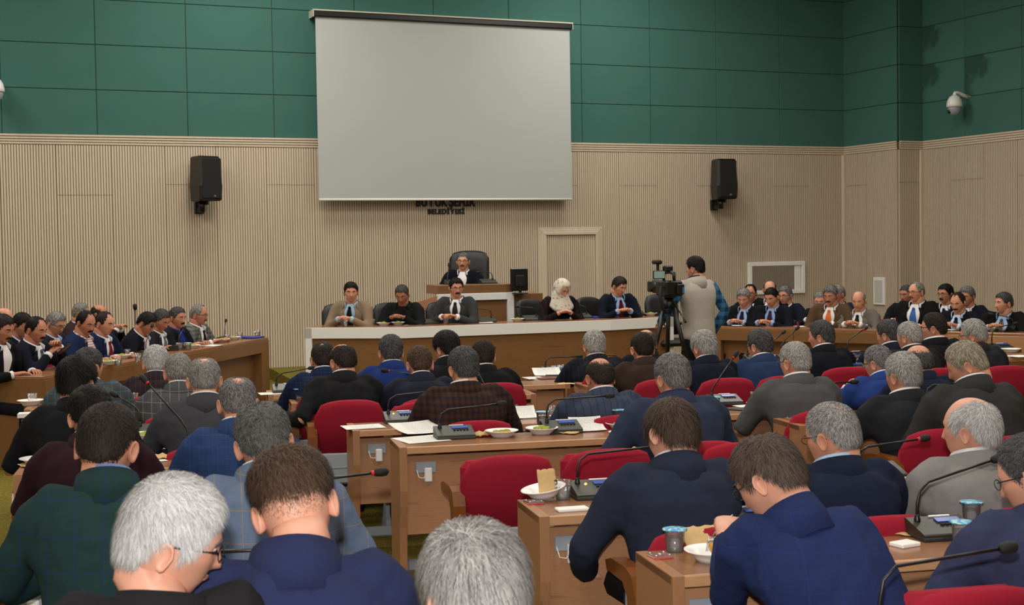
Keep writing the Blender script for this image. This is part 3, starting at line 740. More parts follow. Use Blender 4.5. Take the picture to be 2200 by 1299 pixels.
def add_hand(mb, W, fd, up, sgn, curl=.5, sc_=1.0, m=0):
    fd = fd.normalized(); sx = fd.cross(up).normalized(); up = sx.cross(fd).normalized()
    def q(x, y, zz): return W + sx * (x * sc_) + fd * (y * sc_) + up * (zz * sc_)
    rings = []
    for (y, w, t, zo) in ((-.02, .024, .019, 0), (.012, .030, .018, 0), (.045, .039, .016, .002), (.080, .041, .013, .002), (.092, .036, .010, 0)):
        rings.append([q(w * math.cos(a), y, zo + t * math.sin(a)) for a in [2 * math.pi * i / 10 for i in range(10)]])
    mb.loft(rings, m)
    for i, (x, L, r) in enumerate(((.030, .068, .0085), (.010, .078, .009), (-.010, .073, .0088), (-.029, .058, .0078))):
        x = x * -sgn; p = (x, .083, .0); ang = .12 + curl * .35; pts = [(x, .07, 0), p]; y0, z0 = p[1], p[2]
        for seg in (.45, .32, .24):
            y0 += L * seg * math.cos(ang); z0 -= L * seg * math.sin(ang); pts.append((x * (1 + .1 * (y0 - .08) / .07), y0, z0)); ang += curl * .85
        mb.tube([q(*t) for t in pts], [r, r, r * .95, r * .88, r * .7], 6, m)
    tx = -sgn
    mb.tube([q(tx * .022, .012, -.004), q(tx * .045, .035, -.010), q(tx * .056, .062, -.016), q(tx * .052, .088, -.020)], [.013, .011, .0098, .007], 7, m)
SECT = [(-.24, .09, .08), (-.20, .165, .125), (-.08, .19, .145), (.1, .178, .138), (.3, .168, .128), (.5, .184, .132), (.68, .204, .136), (.82, .208, .126), (.92, .168, .104), (.985, .086, .072), (1.015, .058, .052)]
CREASE = bpy.data.textures.new('cloth_creases', 'CLOUDS'); CREASE.noise_scale = .11; CREASE.noise_depth = 2
PEOPLE = {}
CHAIRREQ = []
SK1 = srgb(206, 150, 122); SK2 = srgb(190, 132, 104); SK3 = srgb(214, 160, 136); SK4 = srgb(172, 118, 90)
H_BLACK = (srgb(10, 9, 9), srgb(34, 30, 29)); H_DARK = (srgb(20, 16, 14), srgb(58, 48, 42)); H_BROWN = (srgb(38, 27, 20), srgb(98, 76, 60))
H_SALT = (srgb(30, 29, 29), srgb(146, 144, 144)); H_GREY = (srgb(66, 64, 63), srgb(166, 162, 157)); H_LGREY = (srgb(92, 89, 85), srgb(190, 186, 180)); H_WHITE = (srgb(128, 126, 124), srgb(206, 205, 203)); H_DGREY = (srgb(18, 18, 19), srgb(96, 95, 96)); H_BLOND = (srgb(92, 80, 62), srgb(182, 172, 152))
WHT = None
def person(key, px, top, z, label, lean=18, side=0, yaw=None, hy=0, hp=12, hr=0, hair={}, hc=H_DARK, jk=None, shirt=(225, 225, 228), tie=None, face=False, wl=None, wr=None, glasses=False, must=None, bulk=1.0, sk=SK1, seat='red', fz=None, stand=False, curl=.5, short=None, trs=(26, 27, 34), headcover=None, vest=None, noarm=False, collar=True, pos=None, tuck=False):
    yaw = ROWA if yaw is None else yaw
    HS = 1.06 if z < 6 else (1.0 if z < 12 else .95)
    T = P(px, top, z); T = P(px, top + .116 * HS * 3000 / z, z)
    if pos is not None: T = Vector(pos)
    f0 = floorz(T.x, T.y) if fz is None else fz
    rot = Matrix.Rotation(yaw, 3, 'Z')
    ln, sd = R(lean), R(side); hs = .43 if seat != 'office' else .46
    pel = Vector((0, 0, hs + .10)) if not stand else Vector((0, 0, .93))
    L = .50 * BS; npit = R(lean * .75 + hp * .35); nv = Vector((math.sin(sd) * .08, math.sin(npit) * .128, math.cos(npit) * .128)) * BS
    k = (T.z - f0 - pel.z - nv.z) / (L * math.cos(ln) * math.cos(sd))
    if k < .78 or k > 1.16: print('STRETCH', key, round(k, 3))
    k = min(1.22, max(.66, k))
    C7 = pel + Vector((math.sin(sd), math.sin(ln), math.cos(ln) * math.cos(sd))) * (L * k)
    hc_ = C7 + nv
    off = rot @ hc_; root = Vector((T.x - off.x, T.y - off.y, f0))
    lowz = T.z - off.z; 
    s = thing('person', label, 'person', root, yaw)
    if short: PEOPLE[key] = (short, root, yaw, C7)
    nearf = z < 6
    # spine
    mid = (pel + C7) / 2 + Vector((0, -.035 - .0012 * lean, .0))
    def spine(t):
        if t < 0: return pel + (mid - pel).normalized() * (t * L * k * .8)
        if t > 1: return C7 + nv.normalized() * ((t - 1) * L)
        return pel * (1 - t) ** 2 + mid * (2 * t * (1 - t)) + C7 * t * t
    def frame(t):
        a = spine(t - .04); b = spine(t + .04); tt = (b - a).normalized(); sx = (Vector((1, 0, 0)) - tt * tt.x).normalized(); fw = tt.cross(sx) * -1
        fw = sx.cross(tt) * -1 if fw.y < 0 else fw
        return spine(t), sx, fw
    ts_ = [q[0] for q in SECT]
    def wd(t): return np.interp(t, ts_, [q[1] for q in SECT]) * bulk * BS, np.interp(t, ts_, [q[2] for q in SECT]) * (1 + (bulk - 1) * 1.3) * BS
    def surf(t, phi, o=0.0):
        c, sx, fw = frame(t); w, d = wd(t)
        cs, sn = math.cos(phi), math.sin(phi)
        return c + sx * ((w + o) * sn) + fw * ((d + o) * cs)
    # arms
    arms = []
    for sg, wt in ((-1, wl), (1, wr)):
        sh = spine(.91) + Vector((sg * .178 * BS * (1 + (bulk - 1) * .6), .012, -.0))
        if wt is None: wt = (sg * .15, max(.36, C7.y + .22), .80)
        elif len(wt) == 4: wt = tuple(rot.inverted() @ (Vector(P(*wt[:3])) - root))
        wt = Vector(wt)
        el, wt = ik(sh, wt, .285 * BS, .255 * BS, Vector((sg * .8, -.25, -.9)) if not tuck else Vector((sg * .12, -.1, -1)))
        arms.append((sg, sh, el, wt))
    # jacket ---------------------------------------------------------
    mb = MB(); rings = []
    for t in [q[0] for q in SECT]:
        rings.append([surf(t, 2 * math.pi * i / 18) for i in range(18)])
    mb.loft(rings)
    for sg, sh, el, wt in arms:
        base = spine(.90) + Vector((sg * .07, 0, .012)); up = (el - sh)
        if vest is None:
            fa = (wt - el)
            mb.tube([spine(.55) + Vector((sg * .10, 0, 0)), spine(.68) + Vector((sg * .15, .01, 0)), sh + up * .42 + Vector((-sg * .03, -.01, 0))], [.06, .078, .062], 10)
            mb.tube([base, sh + Vector((-sg * .03, 0, .014)), sh + up * .12, sh + up * .5, el - up.normalized() * .01, el + fa * .12, el + fa * .55, wt - fa.normalized() * .012], [x * BS * (1 + (bulk - 1) * .7) for x in (.055, .070, .071, .060, .056, .054, .048, .040)], 12)
        else: mb.tube([base, sh + Vector((-sg * .035, 0, .01)), sh + up * .06], [.055, .066, .060], 10)
    o = mb.build('jacket' if vest is None else 'vest', [jk], s)
    md = o.modifiers.new('remesh', 'REMESH'); md.mode = 'VOXEL'; md.voxel_size = .0115 if nearf else (.015 if z < 10 else .019); md.use_smooth_shade = True
    sm = o.modifiers.new('smooth', 'SMOOTH'); sm.factor = .5; sm.iterations = 9 if nearf else 5
    if z < 12:
        dm = o.modifiers.new('creases', 'DISPLACE'); dm.texture = CREASE; dm.strength = .022; dm.mid_level = .5; dm.texture_coords = 'LOCAL'
    jo = o
    if vest is not None:
        mb = MB()
        for sg, sh, el, wt in arms:
            up = el - sh; fa = wt - el; mb.tube([sh - up * .05, sh + up * .15, sh + up * .5, el, el + fa * .15, el + fa * .55, wt - fa.normalized() * .012], [.058, .062, .056, .052, .052, .047, .042], 12)
        mb.build('shirt_sleeves', [vest], s)
    # head -------------------------------------------------------------
    HM = Matrix.Translation(hc_) @ Euler((R(-hp), R(hr), R(hy)), 'XYZ').to_matrix().to_4x4()
    HMs = HM @ Matrix.Scale(HS, 4)
    na, nz = (64, 48) if (face or nearf) else (40, 30)
    D = head_grid(na, nz); hp_ = head_shape(D); A = hp_ @ np.array(HMs.to_3x3()).T + np.array(HMs.translation)
    body = MB(); body.add(A.tolist(), grid_faces(na, nz))
    for sg in (-1, 1):
        rings = []; EM = HMs @ Matrix.Translation((sg * .0755, -.012, -.012)) @ Euler((R(8), R(sg * 4), R(-sg * 24)), 'XYZ').to_matrix().to_4x4()
        for (xx, sc1) in ((-.006, .72), (.004, .92), (.011, 1.0), (.015, .93), (.012, .72), (.006, .45)):
            rings.append([EM @ Vector((sg * xx, sc1 * .019 * math.sin(a) * (1 if math.cos(a) > -.2 else .8) + .004 * math.cos(a), sc1 * .033 * math.cos(a))) for a in [2 * math.pi * i / 12 for i in range(12)]])
        body.loft(rings)
    nb = spine(.95); nt = HMs @ Vector((0, -.034, -.050))
    body.tube([nb, nb * .55 + nt * .45 + Vector((0, -.004, 0)), HMs @ Vector((0, -.030, -.078)), nt], [x * BS * (1 + (bulk - 1) * .5) for x in (.063, .060, .060, .056)], 16)
    rings = [[surf(t, 2 * math.pi * i / 12, -.03) for i in range(12)] for t in (-.15, .1, .4, .7, .88, .97)]; body.loft(rings)
    for sg, sh, el, wt in arms:
        fa = (wt - el).normalized(); body.tube([sh, el, wt - fa * .02, wt + fa * .012], [.04, .034, .027, .026], 8)
        hd = (Vector((fa.x * .6 - sg * .25, fa.y, fa.z * .5))); add_hand(body, wt + fa * .014, hd, Vector((0, 0, 1)), sg, curl, 1.0)
    body.build('body', [skin(sk)], s)
    # trousers and shoes -----------------------------------------------
    mb = MB(); tm = fabric(srgb(*trs))
    if not stand:
        for sg in (-1, 1):
            kn = Vector((sg * .13, .43, .50)); an = Vector((sg * .12, .40, .09))
            mb.tube([Vector((sg * .07, -.04, pel.z - .01)), Vector((sg * .10, .15, .525)), kn, kn + Vector((0, .03, -.06)), (kn + an) / 2 + Vector((0, .03, 0)), an], [.085, .082, .066, .062, .056, .052], 10)
    else:
        for sg in (-1, 1): mb.tube([(sg * .075, 0, .92), (sg * .09, .01, .7), (sg * .095, .02, .48), (sg * .10, .0, .25), (sg * .10, -.01, .05)], [.095, .09, .07, .062, .058], 12)
    mb.ell(pel + Vector((0, 0, -.02)), .16, .12, .10, 12, 8); mb.build('trousers', [tm], s)
    if z < 30:
        for sg in (-1, 1):
            b = Vector((sg * .12, .40, 0)) if not stand else Vector((sg * .10, 0, 0)); mb = MB(); rings = []
            for (y, w, h) in ((-.07, .02, .03), (-.06, .036, .075), (.02, .04, .075), (.1, .045, .055), (.17, .04, .04), (.20, .015, .02)):
                rings.append([b + Vector((w * math.cos(a), y, max(.002, h * .5 + h * .5 * math.sin(a)))) for a in [2 * math.pi * i / 8 for i in range(8)]])
            mb.loft(rings); mb.build('shoe', [M_BLACK], s)
    # shirt: collar, cuffs, front ----------------------------------------
    nd = nv.normalized(); nx = Vector((1, 0, 0)); nx = (nx - nd * nx.dot(nd)).normalized(); ny = nd.cross(nx); cN = spine(.985)
    def band(mb, r0, r1, h0, h1, a0, a1, th=.006, n=20):
        ro = []
        for i in range(n + 1):
            a = a0 + (a1 - a0) * i / n; e = abs((i / n) - .5) * 2; d = nx * math.sin(a) - ny * math.cos(a); drop = -(.022 if face else .045) * e ** 2.2
            f = lambda r, h: cN + d * (r * BS * (1 + (bulk - 1) * .55)) + nd * (h + drop) + ny * (-.006 - .015 * max(0, math.sin(R(hp))) * (1 - e) + .042 * e * e)
            ro.append([f(r0 + th, h0), f(r1 + th, h1), f(r1, h1 + .001), f(r0, h0)])
        mb.loft(ro)
    ang = R(122) if face else R(140)
    if collar:
        if shirt is not None:
            sm_ = shirt if not isinstance(shirt, tuple) else fabric(srgb(*shirt))
            mb = MB(); band(mb, .076, .0685, -.03, .042 if face else .072, -ang * 1.1, ang * 1.1); so_ = mb.build('shirt', [sm_], s)
            for sg, sh, el, wt in arms:
                fa = (wt - el).normalized(); mb = MB(); mb.tube([wt - fa * .035, wt + fa * .003], [.038, .035], 12); mb.build('shirt_cuff', [sm_], so_)
            if face:
                n1, n2 = 10, 8; t0 = .34; G = []; mb = MB()
                for i in range(n1 + 1):
                    t = t0 + (1.02 - t0) * i / n1; pm = R(1.5 + 25 * (i / n1))
                    G.append([surf(t, -pm + 2 * pm * j / n2, .013) for j in range(n2 + 1)])
                mb.loft(G, 0, False, True, False); mb.build('shirt_front', [sm_], so_)
        mb = MB(); band(mb, .108, .0795, -.066, 0.036 if face else .060, -ang, ang, .012); mb.build('jacket_collar', [jk], jo)
    if face and tie is not None:
        mb = MB(); G = []
        for i in range(9):
            t = .36 + (.965 - .36) * i / 8; w = .027 - .012 * i / 8; G.append([surf(t, u * w / .13, .022 + .004 * (u == 0)) for u in (-1, 0, 1)])
        mb.loft(G, 0, False, True, False); kn = surf(.965, 0, .022); mb.ell(kn, .02, .012, .02, 8, 6); mb.build('tie', [tie if not isinstance(tie, tuple) else fabric(srgb(*tie))], s)
    if face:
        for sg in (-1, 1):
            mb = MB(); G = []
            for i in range(9):
                u = i / 8; t = .33 + .65 * u; pm = 1.0 + 23 * (t - .34) / .68; wl_ = 6 + 20 * math.sin(math.pi * min(1, u * 1.05)) ** .8
                G.append([surf(t, sg * R(pm - 1), .015), surf(t, sg * R(pm + wl_ * .5), .021), surf(t, sg * R(pm + wl_), .014)])
            mb.loft(G, 0, False, True, False); mb.build('lapel', [jk], jo)
    # hair and face pieces ------------------------------------------------
    ns = int(min(12000, 34000 / max(2.2, z))) if z < 12 else 1200
    if headcover is None:
        if hair is not None:
            link('hair', hair_mesh(hair, z, HMs, hairmat(*hc), ns), s)
    else: headcover(s, HMs, cN, surf)
    if face:
        for sg in (-1, 1):
            mb = MB(); mb.ell(HMs @ Vector((sg * .031, .079, .010)), .0125, .0115, .0052, 10, 6, 0); mb.ell(HMs @ Vector((sg * .031, .0882, .009)), .0055, .004, .0042, 8, 5, 1); mb.build('eye', [M_EYE, M_BLACK], s)
        for sg in (-1, 1):
            mb = MB(); mb.tube([HMs @ Vector((sg * .014, .094, .027)), HMs @ Vector((sg * .032, .092, .033)), HMs @ Vector((sg * .051, .079, .026))], [.004, .0052, .003], 6); mb.build('eyebrow', [hairmat(*(hc if hc not in (H_WHITE, H_LGREY) else H_GREY))], s)
        mb = MB(); mb.tube([HMs @ Vector((-.022, .087, -.0585)), HMs @ Vector((0, .0985, -.057)), HMs @ Vector((.022, .087, -.0585))], [.002, .0045, .002], 6); mb.build('lips', [M_LIP], s)
        if must:
            mb = MB(); mb.tube([HMs @ Vector((-.030, .084, -.056)), HMs @ Vector((-.014, .097, -.047)), HMs @ Vector((0, .1005, -.044)), HMs @ Vector((.014, .097, -.047)), HMs @ Vector((.030, .084, -.056))], [.004, .0085, .008, .0085, .004], 8); mb.build('moustache', [hairmat(*must)], s)
    if glasses:
        mb = MB()
        for sg in (-1, 1):
            mb.tube([HMs @ Vector((sg * .033 + .023 * math.cos(a), .101 - .10 * (abs(sg * .033 + .023 * math.cos(a))) ** 1.5, .008 + .016 * math.sin(a))) for a in [2 * math.pi * i / 14 for i in range(15)]], .0013 if not nearf else .0016, 5)
            mb.tube([HMs @ Vector((sg * .056, .090, .014)), HMs @ Vector((sg * .080, .03, .012)), HMs @ Vector((sg * .083, -.012, .010)), HMs @ Vector((sg * .080, -.034, -.004))], .0022, 6)
        mb.tube([HMs @ Vector((-.011, .103, .012)), HMs @ Vector((.011, .103, .012))], .0014, 5); mb.build('glasses', [M_BLACK], s)
    if seat == 'red': CHAIRREQ.append((key, root, yaw, short or label))
    elif seat == 'office': CHAIRREQ.append((key, root, yaw, short or label, 'office'))
    return s
M_EYE = plain('eye_white', srgb(196, 184, 174), .3); M_LIP = plain('lips', srgb(150, 84, 76), .45)
# ------------------------------------------------------------------ the cast
def fb(r, g, b, pat=None, c2=None, sp=.06, lw=.06): return fabric(srgb(r, g, b), pat, srgb(*c2) if c2 else None, sp, lw)
BLK = fb(24, 25, 29); NAVY = fb(27, 31, 48); NAVY2 = fb(31, 40, 74); BLUE = fb(38, 58, 110); CHAR = fb(52, 53, 56); GREYJ = fb(84, 84, 86)
ST_FULL = {}; ST_SHORT = dict(th=.011, ts=.007, len=.013, lift=.45); ST_THICK = dict(th=.026, ts=.014, len=.030, nape=-.58)
ST_CROWN = dict(th=.010, ts=.008, len=.014, bald=((180, 62, 26, 12),)); ST_THIN = dict(th=.010, ts=.008, len=.016, bald=((190, 58, 14, 12),))
ST_BALD = dict(th=.008, ts=.008, len=.012, hl=.9, bald=((0, 78, 62, 8),)); ST_BACKBALD = dict(th=.008, ts=.009, len=.014, hl=.95, bald=((170, 72, 44, 9), (0, 70, 60, 8)))
ST_REC = dict(th=.010, ts=.008, len=.015, hl=.78, bald=((30, 55, 16, 8), (-30, 55, 16, 8)))
ST_FADE = dict(th=.022, ts=.003, len=.026, nape=-.1, lift=.5, fuzz=1); ST_CURL = dict(th=.024, ts=.014, len=.016, curl=.6); ST_LONG = dict(th=.018, ts=.012, len=.042, nape=-.72, lift=.08)
# --- seated with their backs to the camera: left block
person('LA', 189, 750, 9.0, 'man with dark grey hair and blue-checked grey jacket facing right, left block', 14, hy=-38, hp=8, hair=ST_SHORT, hc=H_DGREY, jk=fb(78, 80, 82, 'grid', (70, 120, 140), .05, .12), short='the blue-checked grey jacket')
person('LB', 164, 775, 7.1, 'black-haired man in black jacket half hidden behind the curly-haired man', 16, hy=-22, hair=ST_THICK, hc=H_BLACK, jk=BLK, short='the man in black behind the curly hair')
person('LC', 194, 840, 6.1, 'curly black-haired man in a maroon jacket on the left', 22, side=-3, hy=8, hp=18, hair=ST_CURL, hc=H_BLACK, jk=fb(46, 24, 32), short='the maroon jacket')
person('LD', 230, 874, 4.35, 'dark-haired man in dark green pinstriped jacket at lower left', 20, hy=-14, hp=14, hr=4, hair=ST_SHORT, hc=H_DARK, jk=fb(34, 58, 58, 'grid', (38, 58, 100), .085, .035), shirt=(120, 140, 190), short='the dark green jacket')
person('LE', 366, 1035, 3.0, 'white-haired man with glasses looking right, black jacket, bottom left', 7, hy=-84, hp=20, hr=8, hair=dict(th=.016, ts=.009, len=.032, nape=-.58, part=-.3), hc=H_WHITE, jk=fb(34, 33, 36), shirt=None, glasses=True, face=True, short='the white-haired man at bottom left', sk=SK3, bulk=1.06, side=12, wr=(.06, .40, .80))
person('LF', 335, 746, 9.9, 'white-haired man in dark maroon pinstriped jacket near the left table', 21, hp=14, hair=ST_FULL, hc=H_WHITE, jk=fb(46, 34, 40, 'stripe', (70, 56, 62), .035, .12), short='the maroon pinstriped jacket')
person('LG', 384, 762, 8.8, 'grey-haired man in a grey windowpane-checked jacket', 21, hp=16, hair=ST_THIN, hc=H_GREY, jk=fb(78, 80, 84, 'grid', (150, 152, 156), .055, .06), short='the windowpane-checked jacket')
person('LH', 439, 771, 7.4, 'grey-haired man with a bald crown and charcoal grey jacket', 16, hp=14, hair=ST_CROWN, hc=H_GREY, jk=fb(66, 67, 72), short='the charcoal jacket and bald crown')
person('LI', 511, 813, 6.4, 'man with thinning salt-and-pepper hair and a blue checked jacket', 16, hp=16, hair=ST_CROWN, hc=H_SALT, jk=fb(44, 66, 108, 'grid', (54, 78, 124), .02, .2), short='the blue checked jacket')
person('LJ', 567, 876, 4.75, 'man with curly dark grey hair in light blue windowpane jacket', 20, hp=20, hr=-6, hair=dict(th=.018, ts=.012, len=.015, curl=.4, bald=((190, 60, 12, 12),)), hc=(srgb(26, 25, 25), srgb(120, 118, 116)), jk=fb(104, 120, 146, 'grid', (168, 142, 104), .085, .03), bulk=1.1, short='the light blue windowpane jacket')
person('LK', 634, 980, 3.25, 'man with brown faded haircut in navy jacket, bottom centre left', 16, side=4, hp=34, hr=-10, hair=ST_FADE, hc=H_BROWN, jk=fb(42, 48, 82), shirt=None, short='the brown faded haircut', sk=SK3, bulk=1.12)
person('LL', 1022, 1145, 2.72, 'grey streaked head of hair at the bottom centre edge', 24, hp=24, hy=10, hair=dict(th=.022, ts=.014, len=.038, bald=((195, 60, 9, 9),)), hc=(srgb(36, 34, 34), srgb(176, 172, 168)), jk=CHAR, short='the grey head at bottom centre', sk=SK3)
# --- centre block
person('CA', 694, 737, 10.1, 'dark-haired man in navy check jacket left of the bald-crowned man', 21, hp=10, hair=ST_THIN, hc=H_DARK, jk=fb(24, 36, 62, 'grid', (36, 52, 84), .03, .2), short='the navy check jacket')
person('CB', 736, 740, 9.4, 'bald-crowned man in black jacket holding a paper bag to the left', 16, hy=22, hp=16, hair=dict(th=.012, ts=.012, len=.02, hl=.95, bald=((160, 74, 30, 7), (0, 70, 60, 8))), hc=H_DARK, jk=fb(30, 31, 34), wl=(-.40, .16, .70), glasses=True, short='the bald-crowned man')
person('CC', 840, 723, 10.3, 'dark grey-haired man in a bright blue jacket in the centre front row', 19, hp=8, hair=ST_FULL, hc=H_DGREY, jk=fb(30, 52, 112), short='the bright blue jacket')
person('CD', 902, 746, 9.5, 'brown-haired man in dark navy jacket in the centre', 23, hp=14, hair=ST_SHORT, hc=H_BROWN, jk=fb(34, 37, 52), short='the dark navy jacket with short brown hair')
person('CE', 960, 717, 10.6, 'black-haired man in black suit turning left, centre front row', 21, hy=26, hp=14, hair=ST_THICK, hc=H_BLACK, jk=BLK, short='the black suit turned left')
person('CF', 1038, 733, 10.4, 'dark brown-haired man in black jacket beside a raised microphone', 21, hp=10, hair=ST_SHORT, hc=(srgb(26, 17, 13), srgb(58, 42, 34)), jk=fb(21, 22, 25), short='the black jacket beside the raised microphone')
person('CG', 996, 750, 8.2, 'grey-haired man in a brown checked jacket', 11, hy=10, hp=10, hair=ST_FULL, hc=H_DGREY, jk=fb(66, 44, 34, 'check', (28, 30, 40), .034, .45), bulk=1.12, glasses=True, short='the brown checked jacket')
person('CH', 1277, 713, 11.2, 'silver-haired man in dark pinstriped suit in the front row', 19, hp=8, hair=ST_FULL, hc=H_LGREY, jk=fb(26, 28, 36, 'stripe', (44, 48, 60), .03, .15), short='the silver hair and dark pinstripes')
person('CI', 1388, 709, 11.7, 'bald man half hidden behind the brown jacket in front row', 21, hp=10, hair=ST_BALD, hc=H_DGREY, jk=BLK, short='the hidden bald man')
person('CJ', 1380, 717, 10.5, 'dark-haired man in a plain brown jacket', 21, hp=10, hair=ST_SHORT, hc=(srgb(20, 14, 12), srgb(48, 36, 30)), jk=fb(56, 42, 36), shirt=None, short='the plain brown jacket')
person('CK', 1289, 770, 8.4, 'balding man in blue-grey jacket in the middle of the hall', 18, hp=16, hy=6, hair=ST_BACKBALD, hc=H_DARK, jk=fb(62, 70, 90, 'stripe', (50, 56, 74), .04, .15), bulk=1.08, sk=SK2, short='the balding blue-grey jacket')
person('CL', 1513, 714, 10.5, 'light grey-haired man in navy suit with white collar', 21, hy=14, hp=10, hair=dict(th=.018, ts=.011, len=.03, nape=-.5), hc=H_LGREY, jk=fb(24, 28, 44), short='the grey hair below the cameraman')
person('CM', 1445, 765, 7.3, 'grey-haired bearded man in slate blue jacket in the middle', 16, hy=12, hp=8, hair=ST_FULL, hc=H_SALT, jk=fb(50, 58, 80), shirt=(50, 46, 90), bulk=1.15, short='the slate blue jacket', wl=(-.22, .30, .72))
person('CN', 1633, 711, 10.6, 'dark grey-haired man in a mid-blue jacket facing the right table', 21, hy=22, hp=10, hair=ST_FULL, hc=H_DGREY, jk=fb(40, 58, 92), glasses=True, short='the mid-blue jacket')
person('CO', 1709, 738, 8.5, 'light grey-haired man in plain grey jacket with glasses', 16, side=2, hy=16, hp=8, hair=ST_SHORT, hc=H_LGREY, jk=GREYJ, glasses=True, bulk=1.08, short='the plain grey jacket')
person('CP', 1445, 866, 5.25, 'man with long brown hair in dark navy jacket leaning over his desk', 15, side=3, hy=10, hp=30, hr=6, hair=ST_LONG, hc=(srgb(30, 21, 17), srgb(92, 74, 62)), jk=fb(42, 48, 66), shirt=(215, 216, 222), bulk=1.12, wl=(-.27, .34, .56), sk=SK3, short='the long brown hair')
person('CQ', 1656, 943, 4.2, 'brown-haired man in navy check jacket bent over eating, lower right', 24, side=-24, hy=34, hp=34, hair=dict(th=.016, ts=.010, len=.030, bald=((200, 62, 12, 11),)), hc=(srgb(32, 24, 20), srgb(104, 88, 78)), jk=fb(38, 50, 92, 'grid', (44, 58, 112), .09, .04), shirt=None, bulk=1.0, glasses=True, wl=(1556, 1150, 4.5, 0), wr=(.10, .46, .80), tuck=True, curl=.95, sk=SK3, short='the man bent over eating')
# --- right block
person('RA', 1765, 692, 11.2, 'grey-haired man in black suit in profile at the far right block', 19, hy=42, hp=6, hair=ST_FULL, hc=H_DGREY, jk=fb(22, 24, 32), short='the man in profile in black suit')
person('RB', 1909, 690, 11.7, 'dark grey-haired man left of the white-haired man, far right block', 19, hy=28, hp=8, hair=ST_FULL, hc=H_DGREY, jk=NAVY, short='the dark grey head beside the white one')
person('RC', 1954, 693, 11.0, 'white-haired man with thinning crown in the far right block', 19, hy=22, hp=10, hair=ST_THIN, hc=H_LGREY, jk=fb(36, 34, 36), short='the white-haired man in far right block')
person('RD', 2007, 674, 11.4, 'dark-haired man with black glasses looking left, far right block', 8, hy=44, hp=4, hair=ST_SHORT, hc=H_DARK, jk=fb(25, 26, 30), glasses=True, bulk=1.1, short='the dark hair and black glasses')
person('RE', 2092, 689, 11.1, 'grey-haired man with glasses in dark suit near right edge', 17, hy=40, hp=10, hair=ST_FULL, hc=H_LGREY, jk=fb(38, 38, 44), shirt=(96, 30, 40), glasses=True, short='the grey hair and glasses near the right edge')
person('RF', 1888, 744, 9.5, 'grey-haired man with glasses in a vivid blue jacket', 23, hy=26, hp=14, hair=ST_THIN, hc=H_SALT, jk=fb(40, 64, 130), shirt=(205, 212, 232), glasses=True, short='the vivid blue jacket')
person('RG', 1974, 742, 9.2, 'bald man in dark navy jacket in the right block', 23, hy=14, hp=14, hair=dict(th=.006, ts=.008, len=.012, hl=.95, bald=((180, 78, 56, 8), (0, 70, 60, 8))), hc=H_DGREY, jk=fb(26, 32, 52), shirt=None, sk=SK1, short='the bald man in dark navy')
person('RH', 1941, 762, 7.6, 'grey-haired bearded man in a charcoal jacket in right block', 14, hy=14, hp=6, hair=ST_FULL, hc=H_LGREY, jk=fb(40, 41, 45), bulk=1.05, short='the grey beard and charcoal jacket')
person('RI', 2078, 738, 7.4, 'sandy grey-haired man with bowed head in dark grey jacket', 18, hy=50, hp=26, hair=ST_FULL, hc=H_BLOND, jk=fb(54, 54, 54), bulk=1.15, short='the bowed sandy grey head')
person('RJ', 1790, 870, 5.35, 'man with salt-and-pepper hair and glasses in dark navy jacket, lower right', 13, hy=26, hp=14, hair=ST_THIN, hc=(srgb(60, 58, 58), srgb(178, 174, 170)), jk=fb(30, 36, 58), shirt=(170, 200, 224), glasses=True, bulk=1.08, sk=SK1, short='the salt-and-pepper hair at lower right')
person('RK', 2086, 855, 5.45, 'white-haired balding man in light grey wool jacket', 10, hy=34, hp=4, hair=dict(th=.014, ts=.015, len=.026, hl=.9, bald=((175, 66, 30, 10), (0, 66, 58, 8))), hc=H_WHITE, jk=fb(140, 138, 136), sk=SK3, short='the light grey wool jacket')
person('RL', 2222, 938, 4.35, 'man with dark grey hair and glasses cut off at the right edge', 16, hy=38, hp=22, hair=ST_SHORT, hc=H_DGREY, jk=fb(58, 62, 92), shirt=None, glasses=True, bulk=1.1, wl=(-.26, .42, .62), sk=SK3, short='the man cut off at the right edge')
# --- along the left side table, facing the aisle
def along(px, A, B, off):
    lo, hi = -1.5, 2.5
    for _ in range(50):
        m = (lo + hi) / 2; q = A + (B - A) * m + off
        if pix(Vector((q.x, q.y, 1.1)))[0] < px: lo = m
        else: hi = m
    q = A + (B - A) * m + off; return pix(Vector((q.x, q.y, 1.1)))[2]
YL = math.atan2(LOFF.x, -LOFF.y)
def left(key, px, top, row, label, **kw):
    z = along(px, LA_, LB2, LOFF * ((.48, 1.2, 1.9)[row])); kw.setdefault('lean', 14)
    person(key, px, top, z, label, yaw=YL, face=True, **kw)
left('SA', 77, 682, 0, 'moustached man in dark suit looking at his phone, left table', hy=-6, hp=16, hair=ST_REC, hc=H_BLACK, must=H_BLACK, jk=fb(22, 25, 38), tie=(96, 104, 124), wl=(-.04, .36, .98), wr=(.10, .34, .93), curl=.9, sk=SK2, short='the man with the phone')
left('SC', 184, 669, 0, 'moustached man in blue jacket and red-checked shirt, left table', hy=-18, hp=22, hair=ST_REC, hc=H_BLACK, must=H_BLACK, jk=fb(28, 42, 78), shirt=fb(224, 214, 214, 'grid', (150, 40, 56), .02, .3), sk=SK2, bulk=1.08, short='the red-checked shirt')
left('SD', 224, 671, 0, 'dark-haired man in navy suit with a red striped tie', hy=-4, hp=14, hair=ST_REC, hc=H_DARK, jk=fb(24, 34, 62), tie=(128, 32, 40), sk=SK1, short='the red striped tie')
left('SE', 314, 672, 0, 'black-haired man in black suit bowing his head, left table', lean=22, hy=0, hp=34, hair=ST_FULL, hc=H_BLACK, jk=fb(21, 23, 32), sk=SK2, short='the bowed black-haired man')
